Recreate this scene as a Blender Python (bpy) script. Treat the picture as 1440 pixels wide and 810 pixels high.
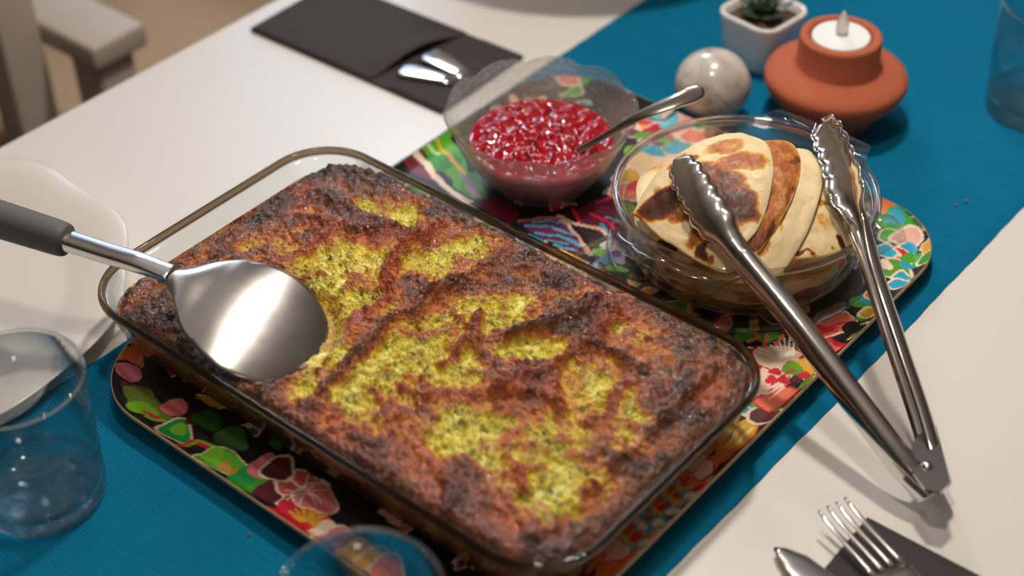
import bpy, bmesh, math, random
import numpy as np
from mathutils import Vector, Matrix

for o in list(bpy.data.objects):
    bpy.data.objects.remove(o)
SC = bpy.context.scene
COL = SC.collection
PI = math.pi
random.seed(7)

# ------------------------------------------------------------------ camera
cam_d = bpy.data.cameras.new('camera'); cam = bpy.data.objects.new('camera', cam_d); COL.objects.link(cam)
cam.matrix_world = Matrix(((0.76812, -0.40007, 0.49993, 0.49070), (0.64018, 0.49546, -0.58710, -0.49840),
                           (-0.01281, 0.77101, 0.63669, 0.61540), (0, 0, 0, 1)))
cam_d.sensor_width = 36; cam_d.lens = 55.824; cam_d.clip_start = 0.02; cam_d.clip_end = 50
cam_d.dof.use_dof = True; cam_d.dof.focus_distance = 0.905; cam_d.dof.aperture_fstop = 4.0
SC.camera = cam

# ------------------------------------------------------------------ light
def srgb(r, g, b):
    f = lambda c: (c/255/12.92) if c/255 <= 0.04045 else ((c/255+0.055)/1.055)**2.4
    return (f(r), f(g), f(b), 1.0)

W = bpy.data.worlds.new('world'); SC.world = W; W.use_nodes = True
W.node_tree.nodes['Background'].inputs[0].default_value = (0.9, 0.75, 0.62, 1)
W.node_tree.nodes['Background'].inputs[1].default_value = 0.05

def lamp(name, loc, target, size, power, col, sizey=None):
    d = bpy.data.lights.new(name, 'AREA'); d.energy = power; d.color = col
    d.shape = 'DISK' if sizey is None else 'RECTANGLE'; d.size = size
    if sizey: d.size_y = sizey
    o = bpy.data.objects.new(name, d); COL.objects.link(o); o.location = loc
    o.rotation_euler = (Vector(target)-Vector(loc)).to_track_quat('-Z', 'Y').to_euler()
    return o
def bulb(name, loc, r, power, col):
    d = bpy.data.lights.new(name, 'POINT'); d.energy = power; d.color = col; d.shadow_soft_size = r
    o = bpy.data.objects.new(name, d); COL.objects.link(o); o.location = loc; return o
bulb('pendant_light', (-0.03, 0.33, 0.92), 0.040, 20.5, (1, 0.925, 0.84))
bulb('pendant_light.001', (0.13, -0.07, 0.95), 0.040, 8.0, (1, 0.925, 0.84))
bulb('fill_light', (1.7, -1.7, 1.55), 0.12, 8.0, (1, 0.90, 0.80))  # added fill from behind the camera, brightens the front faces
lamp('daylight', (-1.50, 1.45, 1.50), (0, 0, 0), 0.40, 12.0, (0.80, 0.89, 1.0), 0.6)

vs = SC.view_settings
vs.view_transform = 'Standard'; vs.look = 'None'; vs.gamma = 1; vs.use_curve_mapping = False; vs.exposure = 0.0
SC.cycles.transmission_bounces = 14; SC.cycles.max_bounces = 14; SC.cycles.transparent_max_bounces = 12
SC.cycles.blur_glossy = 0.5
SC.cycles.sample_clamp_indirect = 6.0

# ------------------------------------------------------------------ helpers
def link(name, me, mat=None, parent=None, smooth=True):
    o = bpy.data.objects.new(name, me); COL.objects.link(o)
    if mat: me.materials.append(mat)
    if smooth: me.shade_smooth()
    if parent: o.parent = parent
    return o
def mesh(name, v, f, mat=None, parent=None, smooth=True, recalc=True):
    me = bpy.data.meshes.new(name)
    v = np.asarray(v, dtype=float)
    me.from_pydata([tuple(p) for p in v], [], [tuple(q) for q in f]); me.update()
    if recalc:
        bm = bmesh.new(); bm.from_mesh(me); bmesh.ops.remove_doubles(bm, verts=bm.verts, dist=1e-7)
        bmesh.ops.recalc_face_normals(bm, faces=bm.faces); bm.to_mesh(me); bm.free()
    return link(name, me, mat, parent, smooth)
def thing(name, label, cat, loc=(0, 0, 0), rz=0, group=None):
    o = bpy.data.objects.new(name, None); COL.objects.link(o); o.empty_display_size = 0.02
    o.location = loc; o.rotation_euler = (0, 0, rz)
    return tag(o, label, cat, group)
def tag(o, label, cat, group=None):
    o['label'] = label; o['category'] = cat
    if group: o['group'] = group
    return o
def struct(o): o['kind'] = 'structure'; return o
def copy_tree(o, parent=None):
    c = o.copy(); COL.objects.link(c); c.parent = parent
    for ch in list(o.children): copy_tree(ch, c)
    return c
def loft(rings, cap0=True, cap1=True, closed=True):
    n = len(rings[0]); v = [p for r in rings for p in r]; f = []
    for i in range(len(rings)-1):
        for j in range(n if closed else n-1):
            k = (j+1) % n
            f.append((i*n+j, i*n+k, (i+1)*n+k, (i+1)*n+j))
    if cap0: f.append(tuple(range(n))[::-1])
    if cap1: f.append(tuple(range((len(rings)-1)*n, len(rings)*n)))
    return v, f
def lathe(name, prof, mat, parent=None, seg=96, loc=(0, 0, 0), mod=None):
    rings = []
    for r, z in prof:
        ring = []
        for k in range(seg):
            a = 2*PI*k/seg; rr, zz = (r, z) if mod is None else mod(r, z, a)
            ring.append((loc[0]+rr*math.cos(a), loc[1]+rr*math.sin(a), loc[2]+zz))
        rings.append(ring)
    v, f = loft(rings)
    return mesh(name, v, f, mat, parent)
def rrect(cx, cy, hx, hy, R, z, nc=12, ns=1):
    pts = []
    R = max(R, 1e-5)
    for (sx, sy, a0) in ((1, 1, 0), (-1, 1, PI/2), (-1, -1, PI), (1, -1, 1.5*PI)):
        for k in range(nc+1):
            a = a0+PI/2*k/nc
            pts.append((cx+sx*(hx-R)+R*math.cos(a), cy+sy*(hy-R)+R*math.sin(a), z))
    return pts
def box(name, c, s, mat, parent=None, bevel=0.0, rz=0, seg=3):
    bm = bmesh.new(); bmesh.ops.create_cube(bm, size=1)
    bmesh.ops.scale(bm, vec=s, verts=bm.verts)
    if bevel: bmesh.ops.bevel(bm, geom=bm.edges[:], offset=bevel, segments=seg, profile=0.5, affect='EDGES')
    bmesh.ops.rotate(bm, cent=(0, 0, 0), matrix=Matrix.Rotation(rz, 3, 'Z'), verts=bm.verts)
    bmesh.ops.translate(bm, vec=c, verts=bm.verts)
    me = bpy.data.meshes.new(name); bm.to_mesh(me); bm.free()
    return link(name, me, mat, parent, bool(bevel))
def sweep(pts, secs, up=(0, 0, 1), cap=True):
    # pts: centre line; secs: per-point list of (side, up) offsets
    pts = [Vector(p) for p in pts]; rings = []
    for i, p in enumerate(pts):
        t = (pts[min(i+1, len(pts)-1)]-pts[max(i-1, 0)]).normalized()
        s = t.cross(Vector(up)).normalized(); u = s.cross(t).normalized()
        rings.append([tuple(p+s*a+u*b) for a, b in secs[i]])
    return loft(rings, cap, cap)
def ell(a, b, n=24): return [(a*math.cos(2*PI*k/n), b*math.sin(2*PI*k/n)) for k in range(n)]
def sup(a, b, e=4, n=32):
    out = []
    for k in range(n):
        t = 2*PI*k/n; c, s = math.cos(t), math.sin(t)
        out.append((a*math.copysign(abs(c)**(2/e), c), b*math.copysign(abs(s)**(2/e), s)))
    return out
def lerp(x, xs, ys): return float(np.interp(x, xs, ys))
def cat(pts, n):
    # smooth curve through points
    P = [Vector(p) for p in pts]; P = [2*P[0]-P[1]]+P+[2*P[-1]-P[-2]]; out = []
    for i in range(1, len(P)-2):
        for k in range(n):
            t = k/n; a, b, c, d = P[i-1:i+3]
            out.append(0.5*((2*b)+(c-a)*t+(2*a-5*b+4*c-d)*t*t+(3*b-a-3*c+d)*t**3))
    out.append(P[-2]); return out

# numpy value noise
_rng = np.random.RandomState(3); _T = _rng.rand(256, 256)
def vn(x, y):
    xi = np.floor(x).astype(int); yi = np.floor(y).astype(int); fx = x-xi; fy = y-yi
    fx = fx*fx*(3-2*fx); fy = fy*fy*(3-2*fy)
    g = lambda i, j: _T[i % 256, j % 256]
    return (g(xi, yi)*(1-fx)+g(xi+1, yi)*fx)*(1-fy)+(g(xi, yi+1)*(1-fx)+g(xi+1, yi+1)*fx)*fy
def fbm(x, y, o=4, gain=0.5):
    s = 0; a = 1; t = 0
    for k in range(o):
        s = s+a*vn(x*2**k+k*17.3, y*2**k+k*9.1); t += a; a *= gain
    return s/t
def sstep(e0, e1, x):
    t = np.clip((x-e0)/(e1-e0), 0, 1); return t*t*(3-2*t)
def seg_dist(x, y, pl):
    d = np.full(x.shape, 9.0)
    for (ax, ay), (bx, by) in zip(pl[:-1], pl[1:]):
        vx, vy = bx-ax, by-ay; L = vx*vx+vy*vy+1e-12
        t = np.clip(((x-ax)*vx+(y-ay)*vy)/L, 0, 1)
        d = np.minimum(d, np.hypot(x-ax-t*vx, y-ay-t*vy))
    return d
def setcol(me, name, rgb):
    a = me.attributes.new(name, 'FLOAT_COLOR', 'POINT')
    c = np.ones((len(me.vertices), 4), dtype=np.float32); c[:, :3] = rgb; a.data.foreach_set('color', c.ravel())
def setval(me, name, val):
    a = me.attributes.new(name, 'FLOAT', 'POINT'); a.data.foreach_set('value', np.asarray(val, dtype=np.float32))

# ------------------------------------------------------------------ materials
class NT:
    def __init__(s, name):
        s.m = bpy.data.materials.new(name); s.m.use_nodes = True; s.t = s.m.node_tree; s.n = s.t.nodes
        s.b = s.n['Principled BSDF']
    def new(s, k, **kw):
        x = s.n.new(k)
        for a, b in kw.items(): setattr(x, a, b)
        return x
    def l(s, a, b): s.t.links.new(a, b)
    def set(s, **kw):
        for k, v in kw.items(): s.b.inputs[k.replace('_', ' ')].default_value = v
        return s
    def coord(s): return s.new('ShaderNodeTexCoord').outputs['Object']
    def noise(s, scale, detail=4, rough=0.5, vec=None, dist=0.0):
        x = s.new('ShaderNodeTexNoise'); x.inputs['Scale'].default_value = scale
        x.inputs['Detail'].default_value = detail; x.inputs['Roughness'].default_value = rough
        x.inputs['Distortion'].default_value = dist
        s.l(vec if vec is not None else s.coord(), x.inputs['Vector']); return x.outputs['Fac']
    def ramp(s, fac, stops):
        r = s.new('ShaderNodeValToRGB'); e = r.color_ramp.elements
        while len(e) < len(stops): e.new(0.5)
        for el, (p, c) in zip(e, stops): el.position = p; el.color = c
        s.l(fac, r.inputs[0]); return r.outputs[0]
    def math(s, op, a, b=None, c=None):
        x = s.new('ShaderNodeMath', operation=op)
        for i, v in enumerate((a, b, c)):
            if v is None: continue
            if isinstance(v, (int, float)): x.inputs[i].default_value = v
            else: s.l(v, x.inputs[i])
        return x.outputs[0]
    def mix(s, fac, a, b, mode='MIX'):
        x = s.new('ShaderNodeMix', data_type='RGBA', blend_type=mode)
        for i, v in ((0, fac), (6, a), (7, b)):
            if isinstance(v, (int, float, tuple)): x.inputs[i].default_value = v
            else: s.l(v, x.inputs[i])
        return x.outputs[2]
    def bump(s, h, strength=0.3, dist=0.001, nrm=None):
        x = s.new('ShaderNodeBump'); x.inputs['Strength'].default_value = strength; x.inputs['Distance'].default_value = dist
        s.l(h, x.inputs['Height'])
        if nrm is not None: s.l(nrm, x.inputs['Normal'])
        s.l(x.outputs[0], s.b.inputs['Normal']); return x.outputs[0]
    def attr(s, name):
        return s.new('ShaderNodeAttribute', attribute_name=name).outputs

def plain(name, col, rough=0.5, **kw):
    return NT(name).set(Base_Color=col, Roughness=rough, **kw).m
def glass(name, col=(1, 1, 1, 1), clear=0.62, rough=0.0, ior=1.47, tint=(0.985, 0.99, 0.985, 1), haze=0.0):
    """wall glass: mostly straight-through with Fresnel reflection, the rest refracting"""
    t = NT(name); t.n.remove(t.b); out = t.n['Material Output']
    lw = t.new('ShaderNodeLayerWeight'); lw.inputs['Blend'].default_value = 0.5
    fr = t.math('MULTIPLY_ADD', t.math('POWER', lw.outputs['Facing'], 5.0), 0.85, 0.035)
    tr = t.new('ShaderNodeBsdfTransparent'); tr.inputs[0].default_value = tint
    gl = t.new('ShaderNodeBsdfGlossy'); gl.inputs['Roughness'].default_value = max(rough, 0.02)
    m1 = t.new('ShaderNodeMixShader'); t.l(fr, m1.inputs[0]); t.l(tr.outputs[0], m1.inputs[1]); t.l(gl.outputs[0], m1.inputs[2])
    rf = t.new('ShaderNodeBsdfGlass'); rf.inputs['Color'].default_value = col; rf.inputs['Roughness'].default_value = rough; rf.inputs['IOR'].default_value = ior
    m2 = t.new('ShaderNodeMixShader'); m2.inputs[0].default_value = 1-clear; t.l(m1.outputs[0], m2.inputs[1]); t.l(rf.outputs[0], m2.inputs[2])
    last = m2
    if haze:
        tl_ = t.new('ShaderNodeBsdfTranslucent'); tl_.inputs[0].default_value = (0.9, 0.88, 0.86, 1)
        df = t.new('ShaderNodeBsdfDiffuse'); df.inputs[0].default_value = (0.9, 0.88, 0.86, 1)
        m3 = t.new('ShaderNodeMixShader'); m3.inputs[0].default_value = 0.5; t.l(tl_.outputs[0], m3.inputs[1]); t.l(df.outputs[0], m3.inputs[2])
        m4 = t.new('ShaderNodeMixShader'); m4.inputs[0].default_value = haze; t.l(m2.outputs[0], m4.inputs[1]); t.l(m3.outputs[0], m4.inputs[2]); last = m4
        v = t.new('ShaderNodeTexVoronoi'); v.inputs['Scale'].default_value = 420; t.l(t.coord(), v.inputs['Vector'])
        bp = t.new('ShaderNodeBump'); bp.inputs['Strength'].default_value = 1.0; bp.inputs['Distance'].default_value = 0.0010
        t.l(t.math('ADD', v.outputs['Distance'], t.noise(800, 3)), bp.inputs['Height'])
        for q in (gl, rf, df): t.l(bp.outputs[0], q.inputs['Normal'])
    t.l(last.outputs[0], out.inputs[0]); return t.m

M = {}
# white lacquer table
t = NT('white_lacquer'); t.set(Base_Color=srgb(228, 222, 214), Roughness=0.30)
t.bump(t.noise(300, 2), 0.02, 0.0005); M['table'] = t.m
# woven runner
t = NT('petrol_cotton')
co = t.coord(); wv = t.new('ShaderNodeTexWave', bands_direction='Y', wave_profile='SIN')
wv.inputs['Scale'].default_value = 150; wv.inputs['Distortion'].default_value = 1.2; wv.inputs['Detail'].default_value = 2; wv.inputs['Detail Scale'].default_value = 0.4
t.l(co, wv.inputs['Vector'])
mp = t.new('ShaderNodeMapping'); mp.inputs['Scale'].default_value = (10, 260, 1); t.l(co, mp.inputs[0])
n1 = t.noise(3, 3, 0.6, mp.outputs[0]); n2 = t.noise(14, 4, 0.6)
t.l(t.mix(n1, t.mix(n2, srgb(0, 112, 150), srgb(0, 122, 160)), t.mix(n2, srgb(0, 90, 124), srgb(0, 112, 150))), t.b.inputs['Base Color'])
t.set(Roughness=0.9, Specular_IOR_Level=0.15)
t.bump(t.math('ADD', wv.outputs['Fac'], t.math('MULTIPLY', n1, 1.6)), 0.6, 0.0008); M['runner'] = t.m
# steel
t = NT('stainless_steel'); t.set(Base_Color=srgb(222, 219, 216), Metallic=1.0, Roughness=0.2)
mp = t.new('ShaderNodeMapping'); mp.inputs['Scale'].default_value = (30, 700, 300); t.l(t.coord(), mp.inputs[0])
n = t.noise(3, 3, 0.6, mp.outputs[0]); t.l(t.math('MULTIPLY_ADD', n, 0.10, 0.08), t.b.inputs['Roughness']); M['steel'] = t.m
t = NT('satin_steel'); t.set(Base_Color=srgb(178, 172, 168), Metallic=1.0, Roughness=0.3)
n = t.noise(60, 5, 0.6); t.l(t.math('MULTIPLY_ADD', n, 0.14, 0.22), t.b.inputs['Roughness']); t.bump(t.noise(25, 3), 0.05, 0.002)
t.set(Anisotropic=0.85); cx = t.new('ShaderNodeCombineXYZ'); cx.inputs[0].default_value = -0.295; cx.inputs[1].default_value = 0.955; t.l(cx.outputs[0], t.b.inputs['Tangent']); M['satin'] = t.m
M['grip'] = plain('grey_silicone', srgb(92, 88, 84), 0.6)
M['glass'] = glass('clear_glass', (0.985, 0.995, 0.99, 1), 0.86, tint=(0.985, 0.992, 0.985, 1))
M['tumbler'] = glass('tumbler_glass', (0.99, 0.995, 0.995, 1), 0.80)
M['solid'] = glass('solid_glass', (0.99, 0.995, 0.995, 1), 0.5)
M['rim'] = glass('glass_rim', (0.95, 0.95, 0.93, 1), 0.45)
M['dishrim'] = glass('baked_glass_rim', (0.50, 0.43, 0.34, 1), 0.35, tint=(0.55, 0.48, 0.38, 1))
M['dishglass'] = glass('dish_glass', (0.965, 0.985, 0.97, 1), 0.70, tint=(0.965, 0.975, 0.96, 1))
M['frost'] = glass('frosted_glass', (0.98, 0.98, 0.97, 1), 0.78, 0.05, 1.40, (0.98, 0.97, 0.96, 1), 0.025)
# terracotta
t = NT('terracotta'); n = t.noise(60, 5, 0.6)
t.l(t.mix(n, srgb(186, 98, 66), srgb(170, 84, 54)), t.b.inputs['Base Color']); t.set(Roughness=0.85)
t.bump(t.noise(500, 3), 0.15, 0.0004); M['terra'] = t.m
M['whiteplastic'] = plain('white_plastic', srgb(240, 238, 234), 0.45, Subsurface_Weight=0.1)
M['flame'] = plain('clear_plastic_flame', srgb(240, 232, 226), 0.25, Transmission_Weight=0.6, IOR=1.4)
t = NT('mottled_ceramic'); n = t.noise(40, 6, 0.6, dist=0.6)
t.l(t.ramp(n, [(0.34, srgb(104, 92, 82)), (0.44, srgb(182, 172, 160)), (0.60, srgb(206, 198, 188)), (0.75, srgb(226, 220, 212))]), t.b.inputs['Base Color'])
t.set(Roughness=0.22, Coat_Weight=0.5, Coat_Roughness=0.08); t.bump(t.noise(60, 3), 0.12, 0.002); M['stone'] = t.m
M['pot'] = plain('white_glaze', srgb(232, 226, 222), 0.18, Coat_Weight=0.6)
t = NT('potting_soil'); t.l(t.ramp(t.noise(300, 4), [(0.3, srgb(40, 28, 20)), (0.8, srgb(110, 84, 62))]), t.b.inputs['Base Color']); t.set(Roughness=0.95); M['soil'] = t.m
t = NT('succulent_leaf'); t.l(t.ramp(t.noise(80, 2), [(0.3, srgb(38, 48, 36)), (0.7, srgb(72, 92, 70))]), t.b.inputs['Base Color']); t.set(Roughness=0.35); M['leaf'] = t.m
t = NT('black_napkin'); t.set(Base_Color=srgb(62, 54, 56), Roughness=0.95); t.bump(t.noise(900, 2), 0.25, 0.0003); M['napkin'] = t.m
M['porcelain'] = plain('white_porcelain', srgb(226, 219, 210), 0.2, Coat_Weight=0.3)
t = NT('painted_wood'); t.l(t.mix(t.noise(8, 3), srgb(186, 172, 158), srgb(172, 158, 144)), t.b.inputs['Base Color']); t.set(Roughness=0.5); M['paint'] = t.m
t = NT('cushion_fabric'); t.l(t.mix(t.noise(300, 2), srgb(196, 170, 138), srgb(184, 158, 124)), t.b.inputs['Base Color']); t.set(Roughness=0.95); M['cushion'] = t.m
t = NT('oak_floor'); mp = t.new('ShaderNodeMapping'); mp.inputs['Scale'].default_value = (3, 30, 3); t.l(t.coord(), mp.inputs[0])
t.l(t.ramp(t.noise(2, 6, 0.6, mp.outputs[0]), [(0.3, srgb(96, 66, 46)), (0.7, srgb(134, 98, 70))]), t.b.inputs['Base Color']); t.set(Roughness=0.5); M['floor'] = t.m
M['wall'] = plain('warm_wall', srgb(178, 162, 146), 0.9)
M['ceil'] = plain('ceiling_paint', srgb(196, 188, 178), 0.9)
M['crumb'] = plain('brown_crumb', srgb(150, 110, 70), 0.9)
# red jam
t = NT('red_berry_jam'); n = t.noise(160, 4, 0.6)
t.l(t.ramp(n, [(0.3, srgb(110, 2, 14)), (0.55, srgb(165, 6, 24)), (0.8, srgb(196, 26, 34))]), t.b.inputs['Base Color'])
t.set(Roughness=0.10, Subsurface_Weight=0.30, Subsurface_Radius=(0.01, 0.001, 0.001), Subsurface_Scale=0.4, Coat_Weight=0.2, Coat_Roughness=0.05)
t.bump(t.noise(330, 2), 0.4, 0.0007); M['jam'] = t.m
M['seed'] = plain('jam_seed', srgb(222, 120, 90), 0.15, Coat_Weight=1.0, Transmission_Weight=0.3)
# baked casserole
t = NT('baked_spinach_crust')
bk = t.attr('bake')[2]; rd = t.attr('red')[2]
na = t.noise(260, 8, 0.72); nb = t.noise(1100, 5, 0.65); nc = t.noise(85, 6, 0.65, dist=0.7)
f = t.math('ADD', bk, t.math('MULTIPLY_ADD', na, 0.40, -0.20)); f = t.math('ADD', f, t.math('MULTIPLY_ADD', nc, 0.40, -0.20))
f = t.math('ADD', f, t.math('MULTIPLY_ADD', nb, 0.20, -0.10))
base = t.ramp(f, [(0.0, srgb(250, 240, 140)), (0.12, srgb(236, 216, 74)), (0.26, srgb(214, 190, 60)), (0.38, srgb(204, 150, 56)), (0.48, srgb(200, 112, 54)), (0.60, srgb(154, 90, 54)), (0.76, srgb(106, 66, 46)), (1.0, srgb(58, 39, 31))])
redc = t.ramp(f, [(0.1, srgb(238, 190, 70)), (0.35, srgb(224, 126, 52)), (0.6, srgb(176, 76, 46)), (0.9, srgb(104, 50, 40))])
c1 = t.mix(rd, base, redc)
ng = t.noise(330, 5, 0.7, dist=0.4)
ng2 = t.noise(75, 4, 0.6)
gm = t.math('MULTIPLY', t.ramp(t.math('ADD', ng, t.math('MULTIPLY_ADD', ng2, 0.5, -0.25)), [(0.50, (0, 0, 0, 1)), (0.66, (1, 1, 1, 1))]), t.ramp(f, [(0.34, (0.95, 0.95, 0.95, 1)), (0.66, (0, 0, 0, 1))]))
c2 = t.mix(gm, c1, srgb(78, 82, 34))
t.l(c2, t.b.inputs['Base Color'])
t.l(t.math('MULTIPLY', t.math('MULTIPLY_ADD', t.noise(240, 4), 0.50, 0.02), t.ramp(f, [(0.2, (0.7, 0.7, 0.7, 1)), (0.8, (1.15, 1.15, 1.15, 1))])), t.b.inputs['Roughness'])
t.set(Coat_Weight=0.40, Coat_Roughness=0.08, IOR=1.5)
b1 = t.bump(t.math('ADD', t.noise(340, 3, 0.55), t.math('MULTIPLY', nb, 0.16)), 0.9, 0.0030)
cbp = t.new('ShaderNodeBump'); cbp.inputs['Strength'].default_value = 1.0; cbp.inputs['Distance'].default_value = 0.0020
t.l(t.noise(260, 2, 0.5), cbp.inputs['Height']); t.l(cbp.outputs[0], t.b.inputs['Coat Normal']); M['food'] = t.m
# printed tray
t = NT('floral_laminate'); t.l(t.attr('print')[0], t.b.inputs['Base Color']); t.set(Roughness=0.42, Specular_IOR_Level=0.3); M['print'] = t.m
M['birch'] = plain('birch_edge', srgb(186, 150, 112), 0.6)
# pancakes
t = NT('fried_pancake'); n = t.noise(420, 4, 0.6); n2 = t.noise(130, 4, 0.6)
pb = t.attr('fry')[2]
f = t.math('ADD', pb, t.math('ADD', t.math('MULTIPLY_ADD', n, 0.34, -0.17), t.math('MULTIPLY_ADD', n2, 0.46, -0.23)))
t.l(t.ramp(f, [(0.08, srgb(238, 214, 166)), (0.24, srgb(234, 196, 124)), (0.36, srgb(214, 148, 58)), (0.52, srgb(178, 98, 34)), (0.72, srgb(112, 54, 24)), (0.95, srgb(66, 34, 20))]), t.b.inputs['Base Color'])
t.set(Roughness=0.5, Subsurface_Weight=0.12, Subsurface_Radius=(0.004, 0.002, 0.001), Subsurface_Scale=0.5, Coat_Weight=0.05, Coat_Roughness=0.2)
t.bump(t.math('ADD', n, t.math('MULTIPLY', n2, 1.2)), 0.3, 0.0012); M['pancake'] = t.m

# ------------------------------------------------------------------ room (table top is z = 0, floor at -0.73)
FZ = -0.73
struct(box('floor', (2.0, -1.0, FZ-0.05), (8.2, 8.4, 0.1), M['floor']))
wl = struct(thing('wall_left', '', '')); del wl['label']; del wl['category']
for nm, c, s in (('wall_panel', (-1.75, -1.0, -0.32), (0.1, 7.8, 0.9)), ('wall_panel', (-1.75, -1.0, 1.83), (0.1, 7.8, 0.25)),
                 ('wall_panel', (-1.75, -1.95, 0.92), (0.1, 5.9, 1.58)), ('wall_panel', (-1.75, 2.4, 0.92), (0.1, 0.9, 1.58))):
    box(nm, c, s, M['wall'], wl)
struct(box('wall_back', (2.0, 2.9, 0.6), (7.6, 0.1, 2.7), M['wall']))
struct(box('wall_right', (5.8, -1.0, 0.6), (0.1, 7.9, 2.7), M['wall']))
struct(box('wall_front', (2.0, -4.9, 0.6), (7.6, 0.1, 2.7), M['wall']))
struct(box('ceiling', (2.0, -1.0, 2.0), (7.6, 7.9, 0.1), M['ceil']))
wn = struct(box('window_1', (-1.78, 1.475, 0.92), (0.02, 0.95, 1.58), NT('dusk_window').set(Base_Color=(0.3, 0.4, 0.6, 1), Emission_Color=(0.5, 0.66, 1, 1), Emission_Strength=1.3).m))

# ------------------------------------------------------------------ table
tb = thing('dining_table', 'white lacquered dining table carrying the whole meal', 'table', (0.1, 0.0, FZ))
box('tabletop', (0.03, 0.0, -FZ-0.0125), (0.988, 2.1, 0.025), M['table'], tb, 0.002)
for sx in (-1, 1):
    for sy in (-1, 1):
        box('leg', (0.03+sx*0.44, sy*0.98, (-FZ-0.025)/2), (0.06, 0.06, -FZ-0.025), M['table'], tb, 0.003)
    box('apron', (0.03+sx*0.44, 0, -FZ-0.065), (0.02, 1.9, 0.08), M['table'], tb, 0.002)

# runner: slightly wavy long edges
xs = np.linspace(0, 1, 60); ys = np.linspace(-0.8, 0.95, 500)
v, f = [], []
for j, y in enumerate(ys):
    e = 0.00018*math.sin(y*260)+0.00025*math.sin(y*71+1)
    for i, s in enumerate(xs):
        x = -0.1375+0.3497*s + e*(2*s-1) + 0.0004*math.sin(y*13)*s
        z = 0.0016+0.0003*math.sin(x*40+y*25)*math.sin(y*31)
        if i in (0, len(xs)-1): z = 0.0004
        v.append((x, y, z))
n = len(xs)
for j in range(len(ys)-1):
    for i in range(n-1): f.append((j*n+i, j*n+i+1, (j+1)*n+i+1, (j+1)*n+i))
o = mesh('table_runner', v, f, M['runner'], recalc=False)
tag(o, 'petrol blue ribbed cotton runner laid down the middle of the white table', 'table runner')
RZ = 0.0020

# ------------------------------------------------------------------ serving tray
TC = (0.0395, 0.0560); THX, THY, TR = 0.1600, 0.2146, 0.050
tray = thing('serving_tray', 'floral printed rectangular tray with rounded corners under the baking dish', 'tray', (0, 0, RZ+0.0045))
def tray_print(X, Y):
    """flat floral print: colour per point, X Y in metres"""
    wx = X+0.0012*(vn(X*140, Y*140)-.5)*2; wy = Y+0.0012*(vn(X*140+40, Y*140+9)-.5)*2
    C = np.zeros(X.shape+(3,)); L = lambda c: np.array(srgb(*c)[:3])
    C[:] = L((34, 28, 30))
    def paint(m, c): C[m] = L(c)
    def blob(cx, cy, r, col, out=None, seed=0, lob=5, amp=.18, asp=1., rot=0., ow=.0016):
        dx, dy = wx-cx, wy-cy; ca, sa = math.cos(rot), math.sin(rot)
        u, w = (dx*ca+dy*sa), (-dx*sa+dy*ca)*asp
        a = np.arctan2(w, u); d = np.hypot(u, w)/(1+amp*np.cos(lob*a+seed))
        if out is not None: paint(d < r+ow, out)
        paint(d < r, col)
        return d, a
    rng = random.Random(11)
    pal = [(58, 150, 40), (96, 160, 36), (214, 40, 62), (232, 120, 96), (30, 150, 180), (120, 40, 60), (226, 160, 40), (238, 190, 165), (60, 110, 40)]
    for k in range(420):                                    # scattered small motifs over the whole sheet
        cx = TC[0]+rng.uniform(-1, 1)*THX; cy = TC[1]+rng.uniform(-1, 1)*THY
        blob(cx, cy, rng.uniform(.003, .009), rng.choice(pal), rng.choice([(236, 214, 186), (236, 214, 186), None]), rng.uniform(0, 6), rng.choice([2, 3, 5]), .2, rng.uniform(1, 2), rng.uniform(0, 3))
    for item in TRAY_PRINT:
        k = item[0]
        if k == 'b':
            _, cx, cy, r, asp, rot, lob, amp, col, out = item
            blob(cx, cy, r, col, out, 0.4, lob, amp, asp, rot)
        elif k == 'l':
            _, pts, w, col = item
            paint(seg_dist(wx, wy, pts) < w/2, col)
        elif k == 'p':
            _, pts, col, out = item
            ins = np.zeros(X.shape, bool)
            for (ax, ay), (bx, by) in zip(pts, pts[1:]+pts[:1]):
                c = ((ay > wy) != (by > wy)) & (wx < (bx-ax)*(wy-ay)/(by-ay+1e-15)+ax); ins ^= c
            if out is not None: paint(seg_dist(wx, wy, pts+pts[:1]) < .0012, out)
            paint(ins, col)
        elif k == 'r':                                      # radial strokes (stamens, veins)
            _, cx, cy, r0, r1, a0, a1, nn, w, col = item
            for q in range(nn):
                a = a0+(a1-a0)*q/(nn-1)
                paint(seg_dist(wx, wy, [(cx+r0*math.cos(a), cy+r0*math.sin(a)), (cx+r1*math.cos(a), cy+r1*math.sin(a))]) < w/2, col)
    return C
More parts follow.
